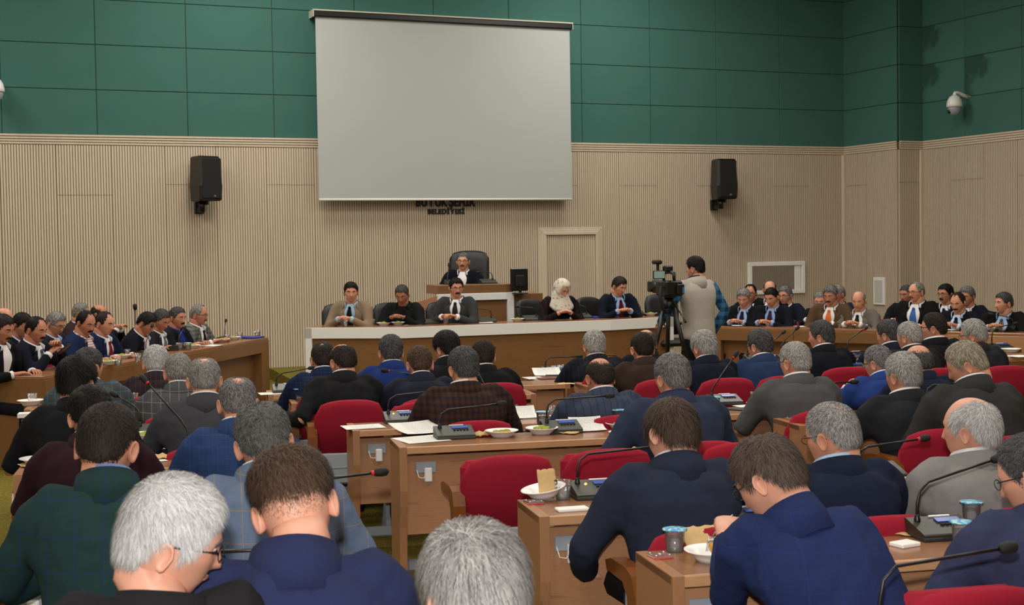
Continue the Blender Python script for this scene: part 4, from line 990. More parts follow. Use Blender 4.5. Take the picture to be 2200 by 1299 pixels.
left('SF', 345, 665, 0, 'grey-haired man in dark grey suit and grey tie looking down', hy=-12, hp=30, hair=ST_SHORT, hc=H_DGREY, jk=fb(42, 44, 48), tie=(110, 116, 122), sk=SK2, short='the grey suit and grey tie')
left('SG', 381, 661, 0, 'moustached man in black jacket and royal blue shirt', hy=-16, hp=8, hair=ST_SHORT, hc=H_DGREY, must=H_BLACK, jk=fb(25, 27, 36), shirt=(32, 48, 128), sk=SK2, short='the royal blue shirt')
left('SH', 427, 655, 0, 'man with glasses in a grey checked jacket at the table end', hy=6, hp=10, hair=ST_REC, hc=H_GREY, must=H_GREY, jk=fb(120, 120, 112, 'check', (60, 62, 62), .04, .4), tie=(24, 24, 28), glasses=True, sk=SK2, short='the grey checked jacket at the table end')
left('SB', 118, 672, 1, 'grey-haired man with glasses behind the phone user', hy=-4, hp=26, hair=ST_FULL, hc=H_GREY, jk=fb(40, 42, 46), shirt=(180, 196, 220), glasses=True, sk=SK1, short='the glasses behind the phone user')
left('SI', 174, 652, 2, 'grey-haired man in the back row on the left', hy=18, hp=8, hair=ST_SHORT, hc=H_GREY, jk=fb(58, 40, 40), sk=SK2, short='the grey head in the left back row')
left('SJ', 212, 655, 2, 'balding man with clasped hands in the left back row', hy=14, hp=10, hair=ST_BALD, hc=H_DARK, jk=BLK, sk=SK2, wl=(-.05, .38, .92), wr=(.06, .40, .92), curl=.9, short='the clasped hands in the left back row')
left('SL', 46, 674, 1, 'black-haired man bending forward in dark navy suit, far left', lean=24, hy=-10, hp=26, hair=ST_FULL, hc=H_BLACK, jk=fb(22, 28, 44), shirt=(190, 204, 226), sk=SK2, short='the bending black-haired man at far left')
left('SM', 4, 677, 0, 'dark-haired moustached man cut off at the left edge', hy=-4, hp=22, hair=ST_SHORT, hc=H_DARK, must=H_DARK, jk=BLK, sk=SK2, short='the man cut off at the left edge')
left('SK', 8, 662, 2, 'bald man cut off at the left edge, back row', hy=10, hp=8, hair=ST_BALD, hc=H_DARK, jk=fb(30, 32, 40), sk=SK1, short='the bald man at the left edge')
# --- behind the front desk
YFR = FANG + math.pi
YF1 = math.atan2((FD[1] - FD[0]).y, (FD[1] - FD[0]).x) + math.pi
def front(key, px, top, z, label, yaw=None, fz=STG, seat='office', **kw):
    kw.setdefault('lean', 10); person(key, px, top, z, label, yaw=YFR if yaw is None else yaw, face=True, fz=fz, seat=seat, **kw)
front('FA', 754, 608, 16.6, 'man in beige jacket and dark tie at the front desk', YF1, hy=20, hp=8, hair=ST_FULL, hc=H_BLACK, jk=fb(142, 122, 100), shirt=(150, 180, 205), tie=(22, 26, 28), sk=SK1, wl=(-.06, .34, .84), wr=(.08, .34, .84), curl=.9, short='the beige jacket')
front('FB', 864, 613, 16.65, 'man in black jacket and sweater looking down, front desk', YF1, hp=28, hair=ST_SHORT, hc=H_DGREY, jk=fb(26, 28, 31), shirt=fb(18, 18, 20), sk=SK4, wl=(-.08, .34, .84), wr=(.08, .34, .84), curl=.8, short='the black sweater')
front('FC', 980, 599, 16.75, 'man with glasses and moustache in grey suit, front desk', YF1, hy=26, hp=8, hair=ST_FULL, hc=H_BLACK, must=H_BLACK, jk=fb(62, 64, 64), tie=(40, 44, 44), glasses=True, sk=SK1, wl=(-.05, .36, .84), wr=(.12, .34, .84), curl=.8, short='the grey suit with glasses')
front('FD', 995, 544, 18.3, 'grey-haired man with glasses speaking at the podium', YF1, fz=Zriser, hy=4, hp=2, hair=ST_SHORT, hc=H_SALT, must=H_SALT, jk=fb(22, 24, 34), glasses=True, sk=SK1, wl=(-.10, .34, .80), wr=(.16, .34, .82), curl=.4, short='the speaker at the podium', lean=6)
front('FF', 1330, 596, 17.5, 'man in dark navy jacket and burgundy sweater looking down', hy=22, hp=24, hair=ST_FULL, hc=H_DARK, jk=fb(24, 28, 42), shirt=(150, 180, 214), tie=fb(92, 22, 34), sk=SK1, wl=(-.04, .38, .84), wr=(.10, .36, .84), lean=14, short='the burgundy sweater')
def scarf(s, HMs, cN, surf):
    t = NT('patterned_headscarf'); v = t.coords(); a = t.noise(26, 4, v)
    t.set(color=t.ramp(a, [(.46, srgb(206, 198, 182)), (.60, srgb(196, 186, 170)), (.66, srgb(96, 84, 90)), (.76, srgb(200, 192, 176))]), rough=.5, sheen=.2)
    na, nz = 40, 30; D = head_grid(na, nz); p = head_shape(D); n = nrm(p / np.array([.077 ** 2, .097 ** 2, .118 ** 2]))
    az = np.degrees(np.abs(np.arctan2(D[:, 0], D[:, 1]))); m = npst(44, 56, az) ; m = np.maximum(m, npst(.5, .72, p[:, 2] / .118)); m = np.maximum(m, npst(-.86, -.98, p[:, 2] / .118))
    V = p + n * (-.006 + .032 * m)[:, None]; V[:, 2] += np.where(D[:, 1] < .2, .0, 0)
    A = V @ np.array(HMs.to_3x3()).T + np.array(HMs.translation); mb = MB(); F = [f for f in grid_faces(na, nz) if max(m[i] for i in f) > 0]; mb.add(A.tolist(), F)
    rings = []
    for (u, r, dy) in ((0, .088, 0), (.3, .092, .0), (.6, .11, .004), (1.0, .15, .01), (1.12, .155, .012)):
        c = (HMs @ Vector((0, -.01, -.04))) * (1 - u) + (cN + Vector((0, .0, -.035))) * u
        rings.append([c + Vector((r * 1.12 * math.sin(a), r * math.cos(a) + dy, (-.09 * u * u * max(0, math.cos(a)) - .05 * u * max(0, -math.cos(a)) + .008 * math.sin(7 * a)))) for a in [2 * math.pi * i / 28 for i in range(28)]])
    mb.loft(rings); mb.build('headscarf', t.mat, s)
front('FE', 1206, 601, 17.15, 'woman in a cream patterned headscarf writing at the front desk', hy=24, hp=34, hair=None, headcover=scarf, jk=fb(28, 22, 26, 'stripe', (58, 36, 44), .05, .2), shirt=None, sk=SK3, wl=(-.06, .36, .84), wr=(.10, .38, .84), lean=20, short='the headscarf', collar=False, bulk=.92)
# --- right side table
NR = Vector((-(RM_ - RA_).y, (RM_ - RA_).x, 0)).normalized(); NR2 = Vector((-(RB_ - RM_).y, (RB_ - RM_).x, 0)).normalized()
def right(key, px, top, row, label, **kw):
    A, B, n = (RA_, RM_, NR) if px < 1930 else (RM_, RB_, NR2)
    z = along(px, A, B, n * ((.48, 1.25)[row])); kw.setdefault('lean', 10)
    kw.setdefault('wl', (-.08, .36, .84)); kw.setdefault('wr', (.08, .36, .84)); kw.setdefault('curl', .8)
    person(key, px, top, z, label, yaw=math.atan2(n.x, -n.y), face=True, **kw)
right('TA', 1598, 621, 0, 'grey-haired man in black suit and blue shirt reading, right table', hp=24, hy=6, hair=ST_FULL, hc=H_GREY, jk=BLK, shirt=(150, 172, 210), tie=(28, 36, 66), sk=SK1, short='the reading man in blue shirt')
right('TB', 1612, 612, 1, 'dark-haired man with glasses behind the reading man, right table', hy=14, hp=8, hair=ST_REC, hc=H_BLACK, glasses=True, must=H_BLACK, jk=BLK, sk=SK2, short='the glasses behind the reading man')
right('TC', 1658, 619, 0, 'young black-haired man in black suit and purple tie', hp=24, hy=-8, hair=ST_SHORT, hc=H_BLACK, jk=fb(23, 25, 34), shirt=(140, 168, 214), tie=(70, 36, 62), sk=SK1, short='the purple tie')
right('TD', 1654, 604, 1, 'bald man in the back row below the internal window', hp=10, hy=20, hair=ST_BALD, hc=H_DARK, jk=fb(24, 25, 28), sk=SK1, short='the bald man below the window')
right('TE', 1687, 616, 1, 'grey-haired man with glasses right of the bald man', hp=10, hy=-10, hair=ST_FULL, hc=H_SALT, glasses=True, jk=fb(24, 28, 44), sk=SK1, short='the glasses right of the bald man')
right('TF', 1785, 615, 0, 'man in brown suit with an orange tie, right table', hp=16, hy=-6, hair=ST_FULL, hc=H_SALT, must=H_DGREY, jk=fb(88, 68, 48), tie=(206, 110, 50), sk=SK2, bulk=1.1, short='the orange tie')
right('TG', 1762, 628, 1, 'grey-haired man half hidden left of the orange tie', hp=14, hy=10, hair=ST_SHORT, hc=H_GREY, jk=BLK, sk=SK1, short='the half hidden man left of orange tie')
right('TH', 1800, 613, 1, 'man in navy half hidden right of the orange tie', hp=8, hy=-30, hair=ST_REC, hc=H_GREY, jk=fb(26, 36, 70), sk=SK2, short='the half hidden man in navy')
right('TI', 1845, 626, 0, 'bald elderly man in light grey suit, right table', hp=16, hy=2, hair=ST_BALD, hc=H_GREY, jk=fb(112, 106, 98), tie=(36, 36, 40), sk=SK1, bulk=.95, short='the bald man in light grey')
right('TJ', 1969, 607, 0, 'large man with glasses and crossed arms in black suit', hp=6, hy=-24, hair=ST_REC, hc=H_GREY, must=H_GREY, glasses=True, jk=fb(22, 22, 24), tie=(60, 100, 160), sk=SK1, bulk=1.18, wl=(.10, .26, .80), wr=(-.10, .30, .82), short='the crossed arms')
right('TK', 1949, 614, 1, 'man half hidden behind the crossed-arms man', hp=8, hy=-20, hair=ST_SHORT, hc=H_DGREY, jk=BLK, sk=SK4, short='the man hidden behind crossed arms')
right('TL', 2032, 612, 1, 'dark-haired man with glasses and moustache, right back row', hp=6, hy=-22, hair=ST_FULL, hc=H_BLACK, must=H_BLACK, glasses=True, jk=fb(22, 25, 36), tie=(24, 36, 74), sk=SK2, short='the moustache and glasses in right back row')
right('TM', 2058, 629, 0, 'moustached man in black suit and dark tie, far right table', hp=20, hy=-6, hair=ST_REC, hc=H_DARK, must=H_DARK, jk=fb(21, 24, 36), shirt=(190, 208, 236), tie=(28, 24, 46), sk=SK1, short='the dark tie at far right')
right('TN', 2078, 617, 1, 'grey curly-haired man in the right back row', hp=12, hy=-10, hair=dict(th=.018, ts=.012, len=.014, curl=.4), hc=H_SALT, jk=fb(23, 27, 40), sk=SK2, short='the grey curls in right back row')
right('TO', 2157, 630, 0, 'grey-haired man in black suit and striped tie at right edge', hp=4, hy=-40, hair=ST_FULL, hc=H_DGREY, jk=fb(20, 20, 22), shirt=(150, 180, 214), tie=fb(40, 38, 40, 'stripe', (170, 160, 130), .02, .4), sk=SK1, bulk=1.1, short='the striped tie at right edge')
# --- the cameraman
PLAID = fb(64, 120, 164, 'check', (18, 26, 44), .075, .5)
person('CAM', 1494, 553, 14.0, 'standing cameraman in beige vest and blue checked shirt, seen from behind', 3, yaw=R(4), hy=22, hp=6, hair=ST_FULL, hc=H_BLACK, jk=fb(178, 171, 160), shirt=fb(22, 28, 44), vest=PLAID, seat=None, fz=0, stand=True, wl=(-.30, .22, 1.02), wr=(.24, .10, .90), trs=(20, 21, 26), sk=SK1, short='the cameraman', bulk=.98)
# ------------------------------------------------------------------ chairs under everyone
for c in CHAIRREQ:
    key, root, yaw, short = c[:4]
    nm = short.replace('the ', '', 1)
    if len(c) == 5:
        if key != 'FD': root = root - FDIR * .14; yaw = yaw + R(22)
        office(root, yaw, 'black leather chair of the ' + nm, 0.80 if key == 'FD' else .50, .54 if key == 'FD' else .46)
    else: chair(root, yaw, 'red chair of the ' + nm)
def freechair(px, py, z, rz, label, up=True):
    q = P(px, py, z); chair((q.x, q.y, floorz(q.x, q.y)), rz, label, up)
freechair(1068, 975, 6.80, ROWA, 'empty red chair with brown armrest behind the bowls, left of two')
freechair(1276, 972, 6.95, ROWA, 'empty red chair right of another empty one, behind the plastic cup')
freechair(1985, 1258, 4.2, ROWA, 'empty red chair at the bottom right edge between two navy jackets')
freechair(1552, 935, 7.10, ROWA, 'empty red chair between the slate blue jacket and plain grey jacket')
freechair(900, 845, 9.1, ROWA, 'empty red chair left of the brown checked jacket')
q = P(1440, 640, 17.6); office((q.x, q.y, STG), YFR, 'empty black leather chair behind the video camera', .52)
for i, (px, z, row, lab) in enumerate(((40, 0, 0, 'red chair with grey side frame nearest on the left table'), (262, 0, 0, 'empty red chair between the red striped tie and bowed man'))):
    z = along(px, LA_, LB2, LOFF * .6); q = P(px, 780, z); chair((q.x, q.y, 0), YL, lab, False)
for px, lab in ((1890, 'empty red chair right of the bald man in light grey'), (1925, 'empty red chair left of the crossed-arms man')):
    z = along(px, RA_, RM_, NR * .9); q = P(px, 690, z); chair((q.x, q.y, 0), math.atan2(NR.x, -NR.y), lab, False)
# ================================================================== things on the desks
def S_(k):
    return PEOPLE[k][0].replace('the ', '', 1)
def dpix(key, x, y):
    q, W = DESKS[key]; v = q + RU * x + RV * y; return pix(v)[:2]
MIC = {}
def _mic():
    mb = MB(); mb.prism([(-.075, 0), (.075, 0), (.075, .058), (.06, .062), (-.07, .026), (-.075, .022)], -.105, .105, 0, 'x'); MIC['base'] = mb.mesh('base', [M_UNIT])
    mb = MB(); mb.box(-.106, .106, -.078, .077, 0, .014, .003); MIC['skirt'] = mb.mesh('skirt', [M_UNITD])
    Mx = Matrix.Translation((0.03, .02, .0535)) @ Matrix.Rotation(math.atan2(.036, .13), 4, 'X')
    mb = MB(); mb.box(-.04, .05, -.014, .016, -.002, .003, 0, 0, Mx); MIC['disp'] = mb.mesh('display', [M_SCREENB])
    mb = MB()
    for i in range(5): mb.box(-.036 + i * .018, -.024 + i * .018, -.036, -.026, -.002, .003, 0, 0, Mx)
    MIC['keys'] = mb.mesh('buttons', [M_BLACKM])
    mb = MB(); mb.box(-.05, .03, .03, .036, -.002, .0026, 0, 0, Mx); MIC['name'] = mb.mesh('name_strip', [M_WHITE])
    t = NT('lit_lamp'); t.set(color=srgb(255, 200, 90)); t.b.inputs['Emission Color'].default_value = srgb(255, 190, 80); t.b.inputs['Emission Strength'].default_value = 2.0
    mb = MB(); mb.ell((-.045, .012, .052), .006, .006, .005, 8, 6); MIC['lamp'] = mb.mesh('lamp', [t.mat])
_mic()
NECK = {}
def mic(key, px, py, label, az=8, rise=.0, ln=.30, h=.085, red=False, lit=False, rz=None, flip=False, sc_=1.0, det=True, loc=None):
    q = onZ(px, py, TOPZ[key]) if loc is None else loc; s = thing('microphone_unit', label, 'microphone', q, ROWA if rz is None else rz, 'gooseneck microphone units'); s.scale = (sc_,) * 3
    b = link('base', MIC['base'], s); link('skirt', MIC['skirt'], s)
    if det:
        link('display', MIC['disp'], b); link('buttons', MIC['keys'], b); link('name_strip', MIC['name'], b)
        if lit: link('lamp', MIC['lamp'], b)
    k = (az, rise, ln, h, red, flip)
    if k not in NECK:
        a = R(az); x0 = .075 if flip else -.075; p0 = Vector((x0, .03, .05)); d = Vector((math.cos(a), math.sin(a), 0))
        up = Vector((0, 0, 1)); pts = [p0, p0 + up * h * .5, p0 + up * h * .82 + d * .012, p0 + up * (h + rise * .12) + d * .05]
        e = p0 + up * (h + rise) + d * ln; a1 = pts[-1]
        pts += [a1 + (e - a1) * .5, e]; mb = MB(); mb.tube(pts, [.0065, .0055, .005, .005, .005, .005], 8); mb.lathe([(.012, 0), (.012, .014), (.008, .03), (.006, .034)], 10, 0, Matrix.Translation(p0 - up * .006))
        me = mb.mesh('gooseneck', [M_BLACK]); dd = (e - a1).normalized(); mb = MB(); mb.tube([e, e + dd * .008, e + dd * .03, e + dd * .05, e + dd * .058], [.008, .014, .0165, .014, .005], 10); m2 = mb.mesh('foam_head', [M_BLACKM])
        m3 = None
        if red: mb = MB(); mb.tube([e - dd * .008, e + dd * .004], [.0085, .0105], 10); m3 = mb.mesh('light_ring', [M_REDP])
        NECK[k] = (me, m2, m3)
    me, m2, m3 = NECK[k]; n = link('gooseneck', me, s); link('foam_head', m2, n)
    if m3: link('light_ring', m3, n)
    return s
BW = {}
def _ware():
    mb = MB(); mb.lathe([(.012, 0), (.052, 0), (.060, .012), (.074, .028), (.092, .035), (.093, .038), (.088, .038), (.072, .031), (.056, .014), (.048, .006), (.01, .006)], 28); BW['bowl'] = mb.mesh('bowl', [M_PORC])
    mb = MB(); mb.lathe([(.004, 0), (.027, 0), (.029, .004), (.034, .072), (.037, .075), (.0375, .077)], 20, cap=False); BW['cup'] = mb.mesh('cup', [M_GLASS])
    mb = MB(); mb.lathe([(.004, .0065), (.0272, .0065), (.0305, .05), (.004, .05)], 20); BW['water'] = mb.mesh('water', [M_WATER])
    mb = MB(); mb.lathe([(.004, .076), (.040, .0755), (.0435, .0745), (.042, .0785), (.02, .081), (.004, .0815)], 16); BW['lid'] = mb.mesh('foil_lid', [M_LID])
    mb = MB(); mb.lathe([(.003, 0), (.022, 0), (.025, .006), (.021, .03), (.023, .05), (.030, .078), (.0285, .078), (.0215, .05), (.0195, .03), (.022, .008), (.003, .006)], 20); BW['tea'] = mb.mesh('tea_glass', [M_GLASS])
    mb = MB(); mb.lathe([(.003, .008), (.0205, .009), (.0185, .03), (.0205, .05), (.0235, .062), (.003, .062)], 18); BW['teal'] = mb.mesh('tea', [M_TEA])
    mb = MB(); mb.lathe([(.004, 0), (.035, 0), (.055, .01), (.055, .013), (.033, .004), (.004, .004)], 20); BW['saucer'] = mb.mesh('saucer', [M_PORC])
    mb = MB(); mb.ell((0, 0, .012), .028, .02, .014, 10, 7, 0); mb.ell((0, 0, .021), .022, .015, .008, 10, 6, 1); BW['past'] = mb.mesh('pastry', [M_PAST, M_PIST])
    mb = MB()
    for i in range(5):
        a = i * 1.26; mb.ell((.032 * math.cos(a), .028 * math.sin(a), .014), .026, .02, .016, 8, 6, 0); mb.ell((.03 * math.cos(a), .026 * math.sin(a), .026), .022, .018, .010, 8, 5, 1)
    mb.ell((0, 0, .03), .026, .022, .014, 8, 6, 1); BW['mound'] = mb.mesh('pastry', [M_PAST, M_PIST])
    mb = MB(); mb.box(-.034, .034, -.034, .034, 0, .004, .001); BW['pl1'] = mb.mesh('red_base', [M_REDP])
    mb = MB(); mb.box(-.033, .033, -.033, .033, .004, .011, .001); BW['pl2'] = mb.mesh('clear_block', [M_GLASS])
    mb = MB(); [mb.ell((x, y, .012), .005, .005, .003, 8, 5) for x in (-.024, .024) for y in (-.024, .024)]; mb.ell((0, 0, .012), .009, .009, .003, 8, 5); BW['pl3'] = mb.mesh('screws', [M_STEEL])
_ware()
def top(key, px, py): return onZ(px, py, TOPZ[key])
def bowl(key, px, py, label, food=1, rz=0.0, sc_=1.0, tilt=0):
    q = top(key, px, py); b = link('bowl', BW['bowl']); b.location = q; b.rotation_euler = (0, R(tilt), rz); b.scale = (sc_,) * 3; tag(b, label, 'bowl', 'white bowls on the desks')
    if tilt: b.location.z += .012
    if food == 1:
        o = link('pastry', BW['mound']); o.location = q + Vector((0, 0, .007)); o.scale = (sc_,) * 3; tag(o, 'pistachio pastry in the ' + label, 'pastry', 'pastries in bowls')
    elif food == 3:
        for i in range(3):
            o = link('pastry', BW['past']); o.location = q + Vector((-.035 + .034 * i, .012 * (i - 1) * .5, .012)); o.rotation_euler = (0, 0, i * 1.1)
            tag(o, ('left', 'middle', 'right')[i] + ' pastry piece in the ' + label, 'pastry', 'pastries in bowls')
    elif food == 2:
        o = link('pastry', BW['past']); o.location = q + Vector((-.03, 0, .012)); tag(o, 'single pastry piece in the ' + label, 'pastry', 'pastries in bowls')
    return b
def cup(key, px, py, label, lid=False, water=True, inv=False):
    q = top(key, px, py); s = thing('water_cup', label, 'cup', q, random.uniform(0, 3), 'clear water cups')
    c = link('cup', BW['cup'], s)
    if water: link('water', BW['water'], s)
    if lid: link('foil_lid', BW['lid'], s)
    return s
def tea(key, px, py, label):
    q = top(key, px, py); s = thing('tea_glass', label, 'glass', q, 0); a = link('glass', BW['tea'], s); link('tea', BW['teal'], s); a.location.z = .004; link('saucer', BW['saucer'], s)
def plate(key, px, py, label):
    q = top(key, px, py); s = thing('desk_plate', label, 'desk plate', q, ROWA + .1, 'clear square desk plates')
    link('red_base', BW['pl1'], s); link('clear_block', BW['pl2'], s); link('screws', BW['pl3'], s)
def paper(key, px, py, label, w=.21, h=.297, rz=0., lift=0., curl=0., mat=None, dz=.0, name='paper_sheet', th=.003):
    """sheet lying on the desk; lift raises the far edge, curl bends it"""
    q = top(key, px, py); mb = MB(); nx, ny = 6, 6; V = []
    for i in range(ny + 1):
        for j in range(nx + 1):
            u, v = j / nx - .5, i / ny
            V.append((u * w, (v - .5) * h * math.cos(lift * v), .002 + math.sin(lift) * h * v * v + curl * (u * 2) ** 2 * .02 * (1 if curl > 0 else v)))
    n = len(V); V += [(x, y, z - .0012) for x, y, z in V[:n]] if th else []
    F = []
    for i in range(ny):
        for j in range(nx):
            a = i * (nx + 1) + j; F.append((a, a + 1, a + nx + 2, a + nx + 1)); F.append((n + a, n + a + nx + 1, n + a + nx + 2, n + a + 1))
    mb.add(V, F); o = mb.build(name, [mat or M_PRINT]); o.location = q + Vector((0, 0, .001 + dz)); o.rotation_euler = (0, 0, ROWA + rz); tag(o, label, 'paper'); return o
def box_item(key, px, py, name, label, cat, w, d, h, mat, rz=0., b=.003):
    q = top(key, px, py); mb = MB(); mb.box(-w / 2, w / 2, -d / 2, d / 2, 0, h, b); o = mb.build(name, [mat]); o.location = q; o.rotation_euler = (0, 0, ROWA + rz); tag(o, label, cat); return o
def crumple(name, label, cat, q, w, d, h, mat, rz=0., seed=1, stand=0.0):
    r = random.Random(seed); mb = MB(); nx, ny = 9, 7; V = []
    for i in range(ny + 1):
        for j in range(nx + 1):
            u, v = j / nx - .5, i / ny - .5; e = 1 - max(abs(u), abs(v)) * 1.2
            zz = .003 + h * max(0, e) * r.uniform(.25, 1) + (stand * (v + .5) ** 1.2)
            V.append((u * w * (1 - stand * 2 * (v + .5) * .25) + r.uniform(-.06, .06) * w * .3, v * d * (1 - min(.75, stand * 6)) + r.uniform(-.05, .05) * d * .3, zz))
    mb.add(V, [(i * (nx + 1) + j, i * (nx + 1) + j + 1, (i + 1) * (nx + 1) + j + 1, (i + 1) * (nx + 1) + j) for i in range(ny) for j in range(nx)])
    o = mb.build(name, [mat]); o.location = q; o.rotation_euler = (0, 0, ROWA + rz)
    m = o.modifiers.new('thickness', 'SOLIDIFY'); m.thickness = .0012
    tag(o, label, cat); return o
def bag(key, px, py, label, w=.12, d=.10, h=.03, rz=0., seed=1, stand=0., mat=None, name='paper_bag', cat='paper bag'): return crumple(name, label, cat, top(key, px, py), w, d, h, mat or M_KRAFT, rz, seed, stand)
# --- desk D3
paper('D3', 905, 944, 'loose printed paper at the left end of the desk with empty chairs', .25, .26, .25)
paper('D3', 905, 928, 'curling paper lifted behind the loose sheet and microphone', .30, .24, .35, .16, .3, dz=.006)
mic('D3', 976, 940, 'black microphone unit on the desk with empty red chairs', 4, .02, .33, .10)
bag('D3', 1042, 937, 'crumpled brown paper between microphone and left bowl', .14, .09, .04, .3, 2)
bowl('D3', 1078, 938, 'left white bowl with three pastries behind the empty chairs', 3)
bowl('D3', 1164, 932, 'white bowl heaped with pastry before the empty chairs', 1)
bag('D3', 1212, 931, 'brown paper right of the heaped bowl', .16, .07, .02, -.7, 3)
cup('D3', 1165, 912, 'blue-lidded water cup behind the heaped bowl', True)
mic('D3', 1206, 928, 'black microphone unit behind the printed booklet', 0, .01, .34, .13, sc_=1.0)
paper('D3', 1262, 924, 'printed booklet standing open on the desk with bowls', .19, .15, 0, .42, .15, dz=.004)
cup('D3', 1330, 908, 'blue-lidded cup behind the right-hand bowl', True)
bowl('D3', 1335, 921, 'right-hand bowl with one pastry beside the slate blue jacket', 2)
bag('D3', 1330, 931, 'crumpled white napkin below the right-hand bowl', .11, .06, .03, 0, 4, mat=M_PAPER, name='napkin', cat='napkin')
# --- desk D4
paper('D4', 780, 917, 'paper at the left end of the long desk', .24, .20, .1)
mic('D4', 862, 906, 'lit microphone unit left of the brown checked jacket', 2, .02, .30, .11, lit=True)
cup('D4', 1003, 912, 'blue-lidded cup behind the brown checked jacket', True)
paper('D4', 1120, 897, 'printed booklet right of the brown checked jacket', .19, .14, 0, .45, .1, dz=.003)
mic('D4', 1082, 893, 'microphone unit with tall leaning neck right of the brown checked jacket', 118, .22, .20, .10)
cup('D4', 1187, 898, 'clear glass left of the balding blue-grey jacket', False)
bag('D4', 1165, 897, 'pale napkin beside the clear glass on the long desk', .08, .06, .02, 0, 5, mat=M_PAPER, name='napkin', cat='napkin')
mic('D4', 1556, 868, 'microphone unit with neck raised to the right, beside tea glass', 22, .17, .20, .08, red=True)
cup('D4', 1536, 878, 'lidded cup at the slate blue shoulder', True)
box_item('D4', 1578, 880, 'mobile_phone', 'dark phone lying in front of the microphone by the tea', 'phone', .075, .15, .009, M_BLACK, .8)
paper('D4', 1608, 872, 'white paper under the tea glass', .18, .12, .1, mat=M_PAPER)
tea('D4', 1621, 868, 'glass of red tea beside the plain grey jacket')
# --- desks D5, D6
cup('D5', 643, 858, 'blue-lidded cup in front of the bald-crowned man', True)
mic('D5', 668, 858, 'microphone unit in front of the bald-crowned man', 6, .0, .28, .10)
paper('D6', 588, 845, 'white paper at the left end of the far desk', .22, .18, .1, mat=M_PRINT)
mic('D6', 616, 842, 'microphone unit beside the navy check jacket', 10, .03, .25, .09)
mic('D6', 1050, 826, 'microphone with raised tip right of the black jacket in front row', 30, .12, .14, .08, red=True)
mic('D5', 925, 848, 'microphone pointing left behind the short brown hair', 172, .03, .22, .10, red=True)
# --- E6, E5
paper('E6', 1148, 812, 'loose sheet at the left end of front-row desk', .16, .20, .1)
paper('E6', 1176, 806, 'large white sheet leaning over the dark red folder', .24, .14, 0, .4, .1, dz=.004)
box_item('E6', 1188, 813, 'document_folder', 'dark red folder on the front-row desk', 'folder', .26, .15, .008, M_FOLD)
q = box_item('E6', 1186, 810, 'mobile_phone', 'dark phone lying on the dark red folder', 'phone', .11, .055, .012, M_BLACK, -.2); q.location.z += .009
mic('E6', 1192, 803, 'microphone unit left of the silver hair and pinstripes', 2, .0, .28, .09)
cup('E6', 1203, 803, 'small glass beside the pinstriped suit', False)
bag('E5', 1215, 826, 'yellowish paper on the desk left of the balding man', .14, .08, .02, 0, 6)
mic('E5', 1350, 800, 'microphone pointing left at the plain brown jacket', 185, .0, .16, .10, red=True)
mic('E6', 1625, 776, 'microphone curving beside the mid-blue jacket', 24, .06, .22, .10)
mic('E6', 1660, 778, 'microphone rising between mid-blue and plain grey jackets', 30, .12, .28, .08)
# --- D2 and right extension
bowl('D2', 1170, 1072, 'tilted white bowl holding a brown paper bag', 0, tilt=-9)
bag('D2', 1177, 1071, 'brown paper bag standing in the tilted bowl', .085, .09, .02, .2, 7, .11)
cup('D2', 1210, 1072, 'open plastic cup half full of water', False)
plate('D2', 1147, 1081, 'clear red-edged desk plate under the tilted bowl')
box_item('D2', 1229, 1096, 'napkin', 'folded white napkin in front of the plastic cup', 'napkin', .125, .06, .012, M_PAPER, .05)
mic('D2', 1283, 1066, 'lit microphone unit left of the long brown hair', 4, .015, .33, .12, lit=True)
paper('D2', 1302, 1087, 'slip of white paper under the dark navy sleeve', .08, .06, .2, mat=M_PAPER)
mic('D2', 1885, 1026, 'microphone unit with red ring beside the light grey wool jacket', 6, .02, .31, .08, red=True)
plate('D2', 1926, 1036, 'clear red-edged desk plate left of the light grey wool jacket')
# --- D1
cup('D1', 1450, 1184, 'full blue-lidded water cup beside the eaten bowl', True)
bag('D1', 1508, 1178, 'brown paper bag standing behind the eaten bowl', .13, .08, .02, .1, 8, .065)
bowl('D1', 1530, 1203, 'nearly empty white bowl under the fork', 0)
plate('D1', 1418, 1197, 'clear red-edged desk plate in front of the blue-lidded cup')
mic('D1', 2022, 1152, 'large microphone unit at right between the two cups', 12, .06, .34, .13)
cup('D1', 2087, 1122, 'upright blue-lidded cup behind the large microphone unit', True)
cup('D1', 2066, 1168, 'blue-lidded cup in front of the large microphone unit', True)
box_item('D1', 1944, 1172, 'napkin', 'folded white napkin with red print, lower right', 'napkin', .085, .065, .014, M_PAPER, .3)
bag('D1', 1946, 1148, 'flat brown paper bag behind the printed napkin', .20, .07, .015, -.75, 9)
mic('D1', 1610, 1130, 'microphone unit hidden behind the man bent over eating', 20, .02, .28, .10)
mic('D0', *dpix('D0', .42, .26), 'microphone neck rising from below the bottom right edge', 6, .02, .36, .17)
# --- R block
mic('R3', 1752, 889, 'microphone unit right of the plain grey jacket on desk end', 4, .0, .33, .13)
plate('R3', 1704, 901, 'clear red-edged desk plate on the desk end at right')
paper('R3', 1835, 897, 'white papers beside the grey beard and charcoal jacket', .14, .2, .1, mat=M_PAPER)
mic('R3', 2020, 880, 'microphone with low curved neck left of the bowed sandy head', 8, .0, .2, .10)
cup('R5', 1775, 800, 'lidded glass at the corner of the far desk', True)
mic('R5', 1832, 797, 'microphone unit on the far desk with a brown bag', 6, .0, .26, .10)
bag('R5', 1806, 803, 'brown paper bag on the far desk', .16, .07, .02, .1, 10)
mic('R6', 1698, 776, 'leftmost raised microphone on the far right desk', 26, .10, .20, .12)
mic('R6', 1840, 770, 'middle raised microphone on the far right desk', 26, .08, .24, .12, red=True)
mic('R6', 2150, 752, 'rightmost microphone on the far right desk', 10, .03, .26, .16)
bowl('R6', 2172, 757, 'white bowl at the far right desk end', 0)
